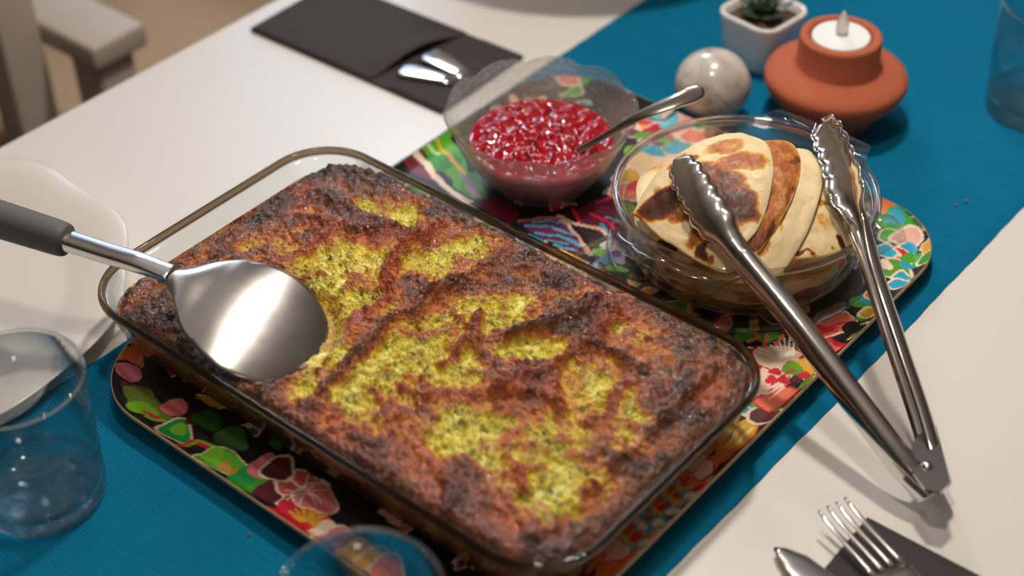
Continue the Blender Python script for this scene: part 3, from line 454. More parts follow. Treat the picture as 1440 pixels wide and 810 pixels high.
RIDGE = [([(0.0289, -0.1105), (0.0233, -0.078), (0.0192, -0.0383), (0.0253, -0.0007), (0.0264, 0.0279), (0.027, 0.0467)], 0.0038, 0.005, 0.85, 0.3), ([(0.0762, -0.0147), (0.0871, 0.0045), (0.0934, 0.0232), (0.0937, 0.0412), (0.0891, 0.0557)], 0.0034, 0.0055, 0.95, 0.25), ([(0.0938, 0.0515), (0.1127, 0.0207), (0.1098, -0.0058), (0.1056, -0.0297), (0.1, -0.0522)], 0.004200000000000001, 0.0045, 0.82, 0.7), ([(0.0496, -0.0077), (0.062, -0.0262), (0.0612, -0.0415), (0.0633, -0.0506)], 0.003, 0.0045, 0.8, 0.5), ([(-0.0233, 0.0294), (-0.0127, -0.0168), (0.0021, -0.0273), (0.0047, -0.0599)], 0.0045, 0.004, 0.75, 0.8), ([(-0.0112, -0.0196), (-0.0184, 0.0118), (-0.0191, 0.0372)], 0.004, 0.003, 0.75, 0.5), ([(0.1118, 0.0082), (0.1376, 0.0096), (0.1453, 0.0123)], 0.0032, 0.0035, 0.9, 0.2), ([(0.0547, -0.0786), (0.0715, -0.0753), (0.0925, -0.0548), (0.117, -0.0384), (0.132, -0.0397)], 0.0045, 0.003, 0.66, 0.7), ([(0.0432, -0.0879), (0.0709, -0.096), (0.0989, -0.1055), (0.1257, -0.1146)], 0.0045, 0.0025, 0.62, 0.5), ([(0.1303, -0.08), (0.1436, -0.0878), (0.1558, -0.0961)], 0.0024, 0.004, 0.66, 0.7), ([(-0.0907, -0.0027), (-0.0678, -0.002), (-0.0468, 0.0061), (-0.0362, 0.019)], 0.0045, 0.003, 0.8, 0.5), ([(-0.0727, -0.0487), (-0.0615, -0.0314), (-0.063, -0.0069)], 0.004, 0.0025, 0.75, 0.6), ([(0.1446, -0.0023), (0.1516, -0.0238), (0.1522, -0.0365)], 0.003, 0.0025, 0.75, 0.4), ([(0.1126, -0.0213), (0.1198, -0.0361), (0.1352, -0.0438)], 0.0034, 0.0025, 0.7, 0.6), ([(-0.108, 0.0202), (-0.0677, 0.0158), (-0.0451, 0.0163)], 0.004, 0.002, 0.85, 0.1), ([(0.0146, -0.1215), (0.052, -0.1178), (0.0913, -0.118), (0.1348, -0.1249), (0.17, -0.1249)], 0.005, 0.0015, 0.66, 0.45), ([(0.0449, 0.0378), (0.0664, 0.043), (0.0868, 0.0554)], 0.004, 0.0025, 0.8, 0.2), ([(0.0179, -0.0161), (0.0382, -0.0153), (0.0558, -0.0238)], 0.0026, 0.0025, 0.66, 0.4)]
REDS = [(-0.1118, 0.0191, 0.01, 0.008, 1.0), (-0.0984, 0.0048, 0.014, 0.01, 0.7), (-0.014, -0.0138, 0.016, 0.016, 0.9), (-0.0445, 0.0037, 0.016, 0.01, 0.8), (0.0209, 0.0103, 0.012, 0.008, 0.4), (0.1226, -0.0338, 0.025, 0.014, 0.8), (0.1077, 0.0408, 0.01, 0.01, 0.7), (0.1746, 0.022, 0.01, 0.014, 0.6), (0.1651, 0.0006, 0.01, 0.01, 0.4), (0.088, -0.1144, 0.03, 0.014, 0.5), (0.1506, -0.1121, 0.03, 0.012, 0.5), (-0.0103, -0.0545, 0.01, 0.01, 0.4), (0.1254, -0.0713, 0.01, 0.01, 0.5), (-0.0649, -0.067, 0.012, 0.008, 0.5)]
DARK = [(-0.1213, 0.0334, 0.022, 0.016, 1.05), (-0.119, -0.0164, 0.014, 0.024, 0.95), (-0.1079, -0.0603, 0.012, 0.02, 0.9), (-0.099, 0.0417, 0.02, 0.01, 1.0), (-0.0316, 0.0448, 0.03, 0.009, 0.9), (0.0112, 0.0528, 0.03, 0.009, 0.85), (0.0718, 0.0554, 0.034, 0.01, 0.85), (0.1352, 0.0555, 0.02, 0.014, 0.95), (0.1674, 0.0162, 0.016, 0.022, 1.05), (0.1807, -0.0391, 0.014, 0.02, 0.95), (0.1846, -0.0844, 0.012, 0.02, 0.85), (0.1742, -0.0121, 0.014, 0.014, 0.9), (-0.1019, -0.1129, 0.014, 0.022, 0.85), (-0.0446, -0.1272, 0.024, 0.008, 0.75), (-0.0744, 0.0473, 0.016, 0.008, 0.9), (0.1632, 0.0484, 0.012, 0.014, 0.95), (0.1722, -0.1118, 0.022, 0.01, 0.75)]
FHX, FHY, FR = DHX-0.0098, DHY-0.0087, DR-0.010
def food_ring(s, sq=1.0):
    hx, hy = FHX*s, FHY*s; R = FR*min(1, s*1.0); pts = []
    for (sx, sy, a0) in ((1, 1, 0), (-1, 1, PI/2), (-1, -1, PI), (1, -1, 1.5*PI)):
        for k in range(40):
            a = a0+PI/2*k/39; pts.append((DC[0]+sx*(hx-R)+R*math.cos(a), DC[1]+sy*(hy-R)+R*math.sin(a)))
        p0 = pts[-1]; a1 = a0+PI/2; nx = {0: (-1, 1), PI/2: (-1, -1), PI: (1, -1), 1.5*PI: (1, 1)}[a0]
        p1 = (DC[0]+nx[0]*(hx-R)+R*math.cos(a1), DC[1]+nx[1]*(hy-R)+R*math.sin(a1))
        m = 300 if a0 in (0, PI) else 170
        for k in range(1, m): q = k/m; pts.append((p0[0]+(p1[0]-p0[0])*q, p0[1]+(p1[1]-p0[1])*q))
    return np.array(pts)
fs = np.concatenate([np.linspace(0.01, 0.90, 150), np.linspace(0.904, 1.0, 36)])
G = np.array([food_ring(s) for s in fs]); nr, na = G.shape[:2]
X, Y = G[..., 0], G[..., 1]
# the crust has shrunk away from the left end and slightly from the right end
edge = (1-fs)[:, None]*FHY*np.ones((1, na))
shr = sstep(-0.105, -0.150, X); Xs = X+0.0085*shr*(1-0.5*sstep(-0.02, -0.12, Y))
wX = X+0.022*(fbm(X*70, Y*70, 6, .6)-.5); wY = Y+0.022*(fbm(X*70+31, Y*70+7, 6, .6)-.5)
gr = np.zeros_like(X); hgt = np.zeros_like(X); red = np.zeros_like(X); dk = np.zeros_like(X)
for cx, cy, rx, ry, rot, w in GREEN:
    ca, sa = math.cos(rot), math.sin(rot); dx, dy = wX-cx, wY-cy
    q = ((dx*ca+dy*sa)/rx)**2+((-dx*sa+dy*ca)/ry)**2
    gr = np.maximum(gr, w*np.exp(-0.9*q))
rid = np.zeros_like(X)
for pts, w, h, dkv, rdv in RIDGE:
    d = seg_dist(wX*.6+X*.4, wY*.6+Y*.4, pts); w = w*1.35*(0.6+0.8*fbm(X*55+3, Y*55)); g = np.exp(-(d/w)**2)
    hgt += 1.4*h*np.exp(-(d/(w*0.75))**2); rid = np.maximum(rid, g*dkv); red = np.maximum(red, g*rdv)
for cx, cy, rx, ry, w in REDS: red = np.maximum(red, w*np.exp(-((wX-cx)/rx)**2-((wY-cy)/ry)**2))
for cx, cy, rx, ry, w in DARK: dk = np.maximum(dk, w*np.exp(-((wX-cx)/rx)**2-((wY-cy)/ry)**2))
n1 = fbm(X*60, Y*60, 5); n2 = fbm(X*210+5, Y*210, 4); n3 = fbm(X*520+2, Y*520, 3)
bake = 0.79+0.36*(n1-.5)*2+0.30*(n2-.5)
gr = np.clip(gr*1.45, 0, 1)*(0.45+1.3*np.clip(fbm(X*130+9, Y*130, 4)-.1, 0, .6)); gr = np.clip(gr, 0, 1); bake = bake*(1-gr)+(0.10+0.5*(n2-.5))*gr
bake = np.maximum(bake, rid*0.95-0.12*(1-rid))
bake = np.maximum(bake, 0.66+0.42*dk-1.2*(1-dk))
eb = np.exp(-(edge/0.010)**2); bake = np.maximum(bake, 0.78*eb)
Zf = 0.0530+0.0030*sstep(0.0, 0.05, edge)-0.0038*gr+hgt*sstep(0.002, 0.022, edge)+0.0050*(n1-.5)+0.0056*(n2-.5)*(1+0.6*gr)+0.0019*(n3-.5)*(1+0.9*gr)
Zf -= 0.0070*sstep(-0.06, -0.14, X)                       # lower at the left end
Zf -= 0.0045*sstep(0.172, 0.178, X)                       # lower burnt border at the right end
Zf -= 0.0010*sstep(-0.05, -0.12, Y)
Zf += 0.0026*sstep(0.025, 0.052, Y)
Zf -= 0.004*np.exp(-(edge/0.0022)**2)
# the spoon has pressed into the crust
sd = np.hypot(X+0.035, Y+0.0895); Zf = np.where(sd < 0.055, np.minimum(Zf, 0.0462+0.0110*sstep(0.037, 0.05, sd)+0.003*(n2-.5)), Zf)
V = np.stack([Xs, Y, Zf], -1).reshape(-1, 3)
low = []
for d, z in ((-0.0010, 0.044), (-0.0050, 0.030), (-0.0085, 0.021), (-0.0165, TZ+0.0066)):
    ring = food_ring(1.0); c = np.array(DC); dirv = ring-c; L = np.hypot(dirv[:, 0], dirv[:, 1])[:, None]
    rg = ring+dirv/L*d; rx = rg[:, 0]+0.0085*sstep(-0.105, -0.150, ring[:, 0])*(0.7 if z > 0.02 else 0.4)
    low.append(np.stack([rx, rg[:, 1], np.full(na, z)], -1))
V = np.concatenate([V]+low)
nr2 = nr+len(low); idx = np.arange(nr2*na).reshape(nr2, na); a = idx[:-1]; b = idx[1:]
F = np.stack([a, b, np.roll(b, -1, 1), np.roll(a, -1, 1)], -1).reshape(-1, 4)
me = bpy.data.meshes.new('spinach_bake'); me.from_pydata(V.tolist(), [], F.tolist()+[list(idx[0])[::-1]] + [list(idx[-1])]); me.update()
if me.polygons[len(F)//3].normal.z < 0: me.flip_normals()
food = link('spinach_bake', me, M['food'])
sidev = np.concatenate([0.12+0.75*fbm(np.arange(na)/14., np.full(na, k*3.1), 4) for k in range(len(low))])
setval(me, 'bake', np.concatenate([bake.ravel(), sidev])); setval(me, 'red', np.concatenate([np.clip(red, 0, 1).ravel(), np.full(na*len(low), .3)]))
tag(food, 'browned yellow green spinach bake filling the glass baking dish', 'casserole')

# ------------------------------------------------------------------ serving spoon
sp = thing('serving_spoon', 'large steel serving spoon with grey grip lying on the spinach bake', 'serving spoon')
SCN = Vector((-0.0355, -0.0930, 0.0)); G0 = Vector((-0.1470, -0.1275, 0.0800)); G1 = Vector((-0.2750, -0.1700, 0.0900))
ax = Vector((0.955, 0.295, 0)).normalized(); side = Vector((-ax.y, ax.x, 0)); zv = Vector((0, 0, 1))
rows = []; NU, NW = 60, 33
for i in range(NU+1):
    u = i/NU; a_ = -0.056+0.0945*u                     # along axis from neck to tip
    r0 = 0.0380
    if a_ > -0.020: hw = math.sqrt(max(r0*r0-a_*a_, 0))
    else:
        q = sstep(-0.052, -0.020, a_); hw = 0.0064+(math.sqrt(r0*r0-0.02*0.02)-0.0064)*float(q)**0.9
    hw = max(hw, 0.0004)
    row = []
    for j in range(NW):
        w_ = -1+2*j/(NW-1); b_ = w_*hw
        z_ = 0.0640-0.40*a_-3.6*a_*a_-0.0040*abs(w_)**2.2*min(1, hw/r0)+0.08*b_
        nk = float(sstep(-0.026, -0.056, a_))
        z_ = z_*(1-nk)+nk*(0.0752+0.0026*(1-w_*w_))
        row.append(SCN+ax*a_+side*b_+zv*z_)
    rows.append(row)
v, f = [], []
for row in rows:
    for p in row: v.append(tuple(p))
nv = len(v)
for row in rows:
    for p in row: v.append((p.x, p.y, p.z-0.0014))
I = lambda i, j, k=0: k*nv+i*NW+j
for i in range(NU):
    for j in range(NW-1):
        f.append((I(i, j), I(i, j+1), I(i+1, j+1), I(i+1, j))); f.append((I(i, j, 1), I(i+1, j, 1), I(i+1, j+1, 1), I(i, j+1, 1)))
    for j, s_ in ((0, 1), (NW-1, -1)): f.append((I(i, j), I(i+1, j), I(i+1, j, 1), I(i, j, 1)))
for j in range(NW-1):
    f.append((I(0, j), I(0, j, 1), I(0, j+1, 1), I(0, j+1))); f.append((I(NU, j), I(NU, j+1), I(NU, j+1, 1), I(NU, j, 1)))
mesh('bowl', v, f, M['satin'], sp)
N0 = SCN+ax*(-0.050)+zv*0.0762
pts = cat([N0, N0+(G0-N0)*0.35+zv*0.0006, N0+(G0-N0)*0.7, G0+(G0-G1)*-0.12], 10)
secs = [sup(0.0062, lerp(i/(len(pts)-1), [0, .3, 1], [0.0022, 0.0040, 0.0048]), 3.2) for i in range(len(pts))]
v, f = sweep(pts, secs); mesh('shaft', v, f, M['steel'], sp)
pts = [G0+(G1-G0)*q for q in (0, 0.004, 0.02, 0.06, 0.3, 0.7, 0.97, 1)]
secs = [sup(0.0092*k, 0.0098*k, 2.4) for k in (0.80, 0.90, 0.97, 1.0, 1.06, 1.1, 1.08, .9)]
v, f = sweep(pts, secs); mesh('grip', v, f, M['grip'], sp)

# ------------------------------------------------------------------ jam bowl, jam, teaspoon
JC = (-0.0405, 0.1565, TZ)
jb = None
def jmod(r, z, a):
    k = max(0, (z-0.018)/0.040); c = abs(math.sin(5*a+0.5)); lob = c**0.7
    return r*(1+0.030*k*(lob-0.6)), z+(0.0045*k*k*(lob-0.7) if z > 0.03 else 0)
pj = [(0.0005, 0.0022), (0.022, 0.0022), (0.026, 0.0), (0.030, 0.0004), (0.0325, 0.0040), (0.0385, 0.012), (0.0470, 0.0250), (0.0535, 0.0400), (0.0585, 0.0520), (0.0612, 0.0570),
      (0.0605, 0.0585), (0.0588, 0.0575), (0.0555, 0.0505), (0.0503, 0.0390), (0.0448, 0.0250), (0.0362, 0.0118), (0.0300, 0.0058), (0.0005, 0.0048)]
pj = [(r, z*0.95) for r, z in pj]
jb = lathe('glass_bowl', pj, M['frost'], seg=200, loc=JC, mod=jmod)
tag(jb, 'small pressed glass bowl with petal shaped rim holding red jam', 'bowl')
rs = np.linspace(0.001, 1, 60); na = 180
v = []; f = []
for i, s in enumerate(rs):
    for k in range(na):
        a = 2*PI*k/na; r = 0.0462*s; x, y = r*math.cos(a), r*math.sin(a)
        z = 0.0345+0.0035*(fbm(np.array(x*160.), np.array(y*160.), 2)-.5)*2*(1-s**6)+0.0006*(vn(np.array(x*420.), np.array(y*420.))-.5)*(1-s**8)+0.0015*(1-s*s)
        v.append((JC[0]+x, JC[1]+y, JC[2]+float(z)*0.95))
for r, z in ((0.0462, 0.0300), (0.0442, 0.0255), (0.0398, 0.0182), (0.0357, 0.0124), (0.0296, 0.0066), (0.001, 0.0054)):
    for k in range(na): a = 2*PI*k/na; v.append((JC[0]+r*math.cos(a), JC[1]+r*math.sin(a), JC[2]+z*0.95))
for i in range(len(rs)+5):
    for k in range(na): f.append((i*na+k, (i+1)*na+k, (i+1)*na+(k+1) % na, i*na+(k+1) % na))
jam = mesh('berry_jam', v, f, M['jam'])
tag(jam, 'glossy red berry jam in the small glass bowl', 'jam')
bm = bmesh.new()
for k in range(70):
    a = random.uniform(0, 2*PI); r = 0.043*math.sqrt(random.random()); s = random.uniform(0.0006, 0.0013)
    x, y = r*math.cos(a), r*math.sin(a)
    z = 0.0345+0.0035*(float(fbm(np.array(x*160.), np.array(y*160.), 3))-.5)*2*(1-(r/.0462)**6)+0.0015*(1-(r/.0462)**2)
    bmesh.ops.create_icosphere(bm, subdivisions=1, radius=s, matrix=Matrix.Translation((JC[0]+x, JC[1]+y, JC[2]+z*0.95+s*0.4)))
me = bpy.data.meshes.new('seeds'); bm.to_mesh(me); bm.free(); o = link('seeds', me, M['seed'], jam); o['kind'] = 'stuff'

ts = thing('teaspoon', 'steel teaspoon standing in the red jam and leaning on the bowl rim', 'teaspoon')
B0 = Vector((-0.0225, 0.1485, 0.0385)); H = [Vector((-0.0130, 0.1570, 0.0435)), Vector((0.0015, 0.1685, 0.0565)), Vector((0.0165, 0.1803, 0.0698)), Vector((0.0312, 0.1968, 0.0786)), Vector((0.0430, 0.2130, 0.0840))]
pts = cat(H, 10); n = len(pts)
secs = [sup(lerp(i/(n-1), [0, .35, .6, .9, .97, 1], [0.0022, 0.0022, 0.0036, 0.0052, 0.0046, 0.0022]), lerp(i/(n-1), [0, .5, 1], [0.0014, 0.0012, 0.0010]), 2.6, 20) for i in range(n)]
v, f = sweep(pts, secs, (0.45, -0.62, 0.64)); mesh('handle', v, f, M['steel'], ts)
v = []; f = []; d = (B0-H[0]).normalized(); sd_ = d.cross(zv).normalized(); upv = sd_.cross(d)
c0 = H[0]+d*0.014
for k in (0, 1):
    for i in range(9):
        for j in range(28):
            a = 2*PI*j/28; s = i/8; p = c0+d*(0.0165*s*math.cos(a))+sd_*(0.0105*s*math.sin(a))+upv*(0.0045*(s*s-1)-0.001*k); v.append(tuple(p))
for k in (0, 1):
    for i in range(8):
        for j in range(28):
            q = (k*252+i*28+j, k*252+(i+1)*28+j, k*252+(i+1)*28+(j+1) % 28, k*252+i*28+(j+1) % 28); f.append(q if k == 0 else q[::-1])
for j in range(28): f.append((8*28+j, 8*28+(j+1) % 28, 252+8*28+(j+1) % 28, 252+8*28+j))
mesh('bowl', v, f, M['steel'], ts)

# ------------------------------------------------------------------ glass casserole on its lid, with pancakes
PC = (0.1050, 0.1690, TZ)
lid = thing('casserole_lid', 'clear glass casserole lid with two tabs lying upside down under the pancake bowl', 'plate')  # the casserole's own lid, turned over beneath its bowl
pl = [(0.0005, 0.0005), (0.050, 0.0), (0.060, 0.0005), (0.070, 0.0030), (0.079, 0.0075), (0.0815, 0.0095), (0.0810, 0.0115), (0.0785, 0.0115), (0.0700, 0.0080), (0.060, 0.0055), (0.050, 0.0048), (0.0005, 0.0048)]
lathe('lid_disc', pl, M['glass'], lid, seg=128, loc=PC)
def tab(name, ang, r0, r1, half, z, th, par, tip=1.0):
    c, s = math.cos(ang), math.sin(ang); out = []
    def w(r, t): return (PC[0]+c*r-s*t, PC[1]+s*r+c*t)
    a1 = math.asin(min(1, half*1.25/r0)); outline = []
    for k in range(13): a = -a1+2*a1*k/12; outline.append((r0*math.cos(a), r0*math.sin(a)))
    outline += [(r1, half*tip), (r1+0.0012, half*tip*0.5), (r1+0.0015, 0), (r1+0.0012, -half*tip*0.5), (r1, -half*tip)]
    rings = []
    for sc_, zz in ((0.985, z), (1.0, z+th*0.25), (1.0, z+th*0.75), (0.985, z+th)):
        rings.append([(*w(r0+(r-r0)*sc_, t*sc_), zz) for r, t in outline])
    v, f = loft(rings); return mesh(name, v, f, M['glass'], par)
for k in (0, 1): tab('tab_handle', math.radians(49)+k*PI, 0.0785, 0.1010, 0.020, PC[2]+0.0075, 0.0035, lid, 0.55)
cb = thing('casserole_bowl', 'round clear glass casserole bowl with tab handles holding folded pancakes', 'bowl')
BZ = PC[2]+0.0052; BS = 0.92
pb_ = [(0.0005, 0.0), (0.052, 0.0), (0.060, 0.0012), (0.0668, 0.0060), (0.0700, 0.0130), (0.0745, 0.0430), (0.0754, 0.0458), (0.0758, 0.0470), (0.0740, 0.0470), (0.0724, 0.0455), (0.0668, 0.0130), (0.0635, 0.0078), (0.058, 0.0046), (0.050, 0.0038), (0.0005, 0.0038)]
pb_ = [(r, z*BS) for r, z in pb_]
lathe('bowl_wall', pb_, M['glass'], cb, seg=160, loc=(PC[0], PC[1], BZ))
for k in (0, 1):
    tab('tab_handle', PI/2+k*PI, 0.0778, 0.0880, 0.0330, BZ+0.0440*BS, 0.0045, cb)
rr_ = [(0.0768+0.0024*math.cos(2*PI*k/14), 0.0496*BS+0.0022*math.sin(2*PI*k/14)) for k in range(15)]
rings = [[(PC[0]+r*math.cos(2*PI*j/160), PC[1]+r*math.sin(2*PI*j/160), BZ+z) for j in range(160)] for r, z in rr_]
v, f = loft(rings, False, False); mesh('rim', v, f, M['rim'], cb)
# row of raised beads moulded on the front tab
bm = bmesh.new()
for k in range(7):
    x = PC[0]-0.022+0.0042*k
    bmesh.ops.create_uvsphere(bm, u_segments=10, v_segments=8, radius=0.0015, matrix=Matrix.Translation((x, PC[1]-0.0850, BZ+0.0448)))
me = bpy.data.meshes.new('raised_beads'); bm.to_mesh(me); bm.free(); link('raised_beads', me, M['glass'], cb)

def dome(x, y): return 0.0590+0.0300*np.clip(1-((x-0.108)**2+(y-0.166)**2)/0.070**2, -0.3, 1)
def sheet(name, outline, dz, th, label, fry, seed, curl=0.0, base=0.06, fbase=0.1):
    """thin pancake layer draped over the pile; outline is a closed list of plan points"""
    op = cat([(x, y, 0) for x, y in outline+outline[:1]], 14)[:-1]; P = np.array([(p.x, p.y) for p in op]); c = P.mean(0)
    nr_, na_ = 46, len(P); S = np.linspace(0.01, 1, nr_)
    X = c[0]+S[:, None]*(P[:, 0]-c[0])[None]; Y = c[1]+S[:, None]*(P[:, 1]-c[1])[None]
    Zt = dome(X, Y)+dz+0.0022*(fbm(X*55+seed, Y*55, 3)-.5)*2+0.0008*(fbm(X*240+seed, Y*240, 3)-.5)
    Zt = Zt+curl*(S[:, None]**4)*np.sin(np.arange(na_)/na_*2*PI*3+seed)[None]-th*0.45*(S[:, None]**14)
    Zb = Zt-th*(1-0.0*S[:, None]); Zb[-1] = Zt[-1]-th*0.25
    V = np.concatenate([np.stack([X, Y, Zt], -1).reshape(-1, 3), np.stack([X, Y, Zb], -1).reshape(-1, 3)])
    idx = np.arange(nr_*na_).reshape(nr_, na_); a = idx[:-1]; b = idx[1:]
    F1 = np.stack([a, b, np.roll(b, -1, 1), np.roll(a, -1, 1)], -1).reshape(-1, 4); n_ = nr_*na_
    F2 = F1[:, ::-1]+n_; e = idx[-1]; F3 = np.stack([e, e+n_, np.roll(e, -1)+n_, np.roll(e, -1)], -1)
    me = bpy.data.meshes.new(name); me.from_pydata(V.tolist(), [], np.concatenate([F1, F2, F3]).tolist()+[idx[0][::-1].tolist(), (idx[0]+n_).tolist()]); me.update()
    bm = bmesh.new(); bm.from_mesh(me); bmesh.ops.recalc_face_normals(bm, faces=bm.faces); bm.to_mesh(me); bm.free()
    o = link(name, me, M['pancake'])
    val = np.full(X.shape, fbase); wx = X+0.005*(fbm(X*150+seed, Y*150)-.5)*2; wy = Y+0.005*(fbm(X*150, Y*150+seed)-.5)*2
    for cx, cy, rx, ry, rot, w in fry:
        ca, sa = math.cos(rot), math.sin(rot); dx, dy = wx-cx, wy-cy
        q = ((dx*ca+dy*sa)/rx)**2+((-dx*sa+dy*ca)/ry)**2
        val = np.maximum(val, w*(1-sstep(0.35, 1.7, q)))
    rimv = base*np.ones_like(val); val = np.where(S[:, None] > 0.97, val*0.6, val)
    setval(me, 'fry', np.concatenate([val.ravel(), np.full(n_, .25)]))
    return tag(o, label, 'pancake', 'folded pancakes in the glass casserole')
sheet('pancake', [(0.0694, 0.1048), (0.0677, 0.1171), (0.0684, 0.1344), (0.0755, 0.1542), (0.0875, 0.1653), (0.0993, 0.1732), (0.1129, 0.1732), (0.1275, 0.1582), (0.138, 0.138), (0.1417, 0.1227), (0.1404, 0.1107), (0.141, 0.099), (0.1241, 0.0939), (0.0961, 0.0957)], 0.009, 0.0026, 'topmost folded pancake, cream with large dark brown fried patches', [(0.0848, 0.1106, 0.013, 0.009, 0.3, 0.95), (0.0767, 0.1051, 0.007, 0.006, 0, 0.85), (0.1246, 0.1255, 0.014, 0.009, 0.3, 0.85), (0.0983, 0.132, 0.015, 0.01, 0.6, 0.66), (0.1101, 0.1224, 0.012, 0.009, 0.3, 0.8), (0.1121, 0.1501, 0.012, 0.009, 0.6, 0.55), (0.1111, 0.1289, 0.016, 0.011, 0.3, 0.68), (0.1056, 0.1421, 0.012, 0.008, 0.5, 0.5), (0.0965, 0.1555, 0.012, 0.006, 0.8, 0.45), (0.0792, 0.1385, 0.009, 0.006, 0.4, 0.6), (0.1151, 0.1025, 0.005, 0.005, 0, 0.55), (0.122, 0.0966, 0.0035, 0.004, 0, 0.9), (0.1292, 0.0967, 0.003, 0.003, 0, 0.6), (0.0989, 0.1081, 0.008, 0.005, 0, 0.55), (0.12, 0.1492, 0.005, 0.005, 0, 0.5)], 2.1, 0.0006, fbase=0.06)
sheet('pancake', [(0.1007, 0.1642), (0.1085, 0.1807), (0.1183, 0.1904), (0.1315, 0.1817), (0.1426, 0.1597), (0.1475, 0.1382), (0.1485, 0.1201), (0.1448, 0.1119), (0.1359, 0.1108), (0.1313, 0.1268), (0.1228, 0.1471)], 0.005, 0.0026, 'golden brown pancake edge tucked behind the topmost pancake', [(0.1279, 0.1671, 0.022, 0.022, 0, 0.52), (0.1406, 0.1342, 0.022, 0.02, 0, 0.5), (0.1429, 0.1177, 0.012, 0.012, 0, 0.66), (0.131, 0.1769, 0.003, 0.01, 0, 0.72), (0.1429, 0.1542, 0.003, 0.009, 0.2, 0.72), (0.1474, 0.1281, 0.003, 0.009, 0.5, 0.78)], 5.3, 0.0005, fbase=0.45)
sheet('pancake', [(0.1179, 0.1756), (0.1224, 0.1964), (0.1297, 0.2018), (0.1446, 0.186), (0.1542, 0.1661), (0.1607, 0.1426), (0.1611, 0.1182), (0.1496, 0.1091), (0.1405, 0.1083), (0.143, 0.1246), (0.1392, 0.1471)], 0.0022, 0.0026, 'pale cream pancake between the browned one and the right tong arm', [(0.1431, 0.1395, 0.004, 0.008, 0.6, 0.5), (0.1643, 0.1159, 0.004, 0.004, 0, 0.5), (0.1485, 0.1204, 0.005, 0.004, 0, 0.4)], 7.7, 0.0006, fbase=0.03)
sheet('pancake', [(0.1294, 0.1818), (0.1386, 0.1998), (0.1543, 0.1948), (0.1693, 0.1829), (0.1766, 0.1747), (0.1763, 0.1609), (0.1702, 0.1431), (0.1608, 0.1315), (0.1533, 0.1248), (0.1507, 0.1422)], -0.003, 0.0026, 'pale pancake at the right of the pile under the right tong arm', [(0.1545, 0.1737, 0.008, 0.0025, 0.5, 0.42), (0.1628, 0.1767, 0.005, 0.003, 0, 0.4), (0.1745, 0.1613, 0.004, 0.004, 0, 1.0), (0.1641, 0.1373, 0.014, 0.0015, 0.4, 0.7), (0.1623, 0.1618, 0.005, 0.005, 0, 0.3)], 9.1, 0.0008, fbase=0.08)
sheet('pancake', [(0.0793, 0.1024), (0.0657, 0.1139), (0.0655, 0.1276), (0.0761, 0.1441), (0.0999, 0.138), (0.1293, 0.124), (0.1488, 0.1109), (0.1365, 0.1013), (0.1163, 0.0958), (0.0957, 0.0971)], -0.0035, 0.003, 'pale pancake fold poking out below the topmost pancake on the left', [(0.0961, 0.0998, 0.005, 0.003, 0, 0.9), (0.1013, 0.0993, 0.003, 0.002, 0, 1.0), (0.1212, 0.0989, 0.004, 0.003, 0, 0.6), (0.064, 0.1229, 0.007, 0.004, 0, 0.5)], 4.4, 0.0008, fbase=0.1)
# the flatter folded pancakes below, seen through the glass
def folded(name, z0, R, th, rz, label, seed, fb):
    nr_, na_ = 26, 140; v = []; f = []; val = []
    for k in (0, 1):
        for i in range(nr_):
            s = 0.01+0.99*i/(nr_-1)
            for j in range(na_):
                a = 2*PI*j/na_; r = R*s*(1+0.035*math.sin(3*a+seed)+0.02*math.sin(7*a+seed*2))
                wob = 0.0022*math.sin(2*a+seed)*s*s+0.0010*math.sin(5*a+seed*3)*s*s
                h = th*0.5*(1-s**6)**0.5
                v.append((PC[0]+r*math.cos(a+rz), PC[1]+r*math.sin(a+rz), z0+wob+(h if k == 0 else -h)))
                nz = float(fbm(np.array(r*math.cos(a)*70+seed*5), np.array(r*math.sin(a)*70), 4)); val.append(fb+1.2*(nz-.5)*(0.5+0.5*s))
    n_ = nr_*na_
    for k in (0, 1):
        for i in range(nr_-1):
            for j in range(na_):
                q = (k*n_+i*na_+j, k*n_+(i+1)*na_+j, k*n_+(i+1)*na_+(j+1) % na_, k*n_+i*na_+(j+1) % na_); f.append(q if k == 0 else q[::-1])
    o = mesh(name, v, f, M['pancake'], recalc=False); 
    bm = bmesh.new(); bm.from_mesh(o.data); bmesh.ops.recalc_face_normals(bm, faces=bm.faces); bm.to_mesh(o.data); bm.free()
    setval(o.data, 'fry', val); return tag(o, label, 'pancake', 'folded pancakes in the glass casserole')
for i, (z0, R, th, lab, fb) in enumerate([(0.0218, 0.0560, 0.0062, 'flat pancake at the very bottom of the glass casserole', 0.22), (0.0284, 0.0600, 0.0066, 'folded pancake second from the bottom of the glass casserole', 0.26),
        (0.0352, 0.0630, 0.0068, 'pale folded pancake third from the bottom of the glass casserole', 0.06), (0.0422, 0.0645, 0.0068, 'folded pancake just below the bowl rim under the topmost ones', 0.20), (0.0492, 0.0645, 0.0068, 'pale folded pancake at rim height under the topmost ones', 0.06)]):
    folded('pancake', z0, R, th, i*1.3, lab, 1.7*i+0.6, fb)

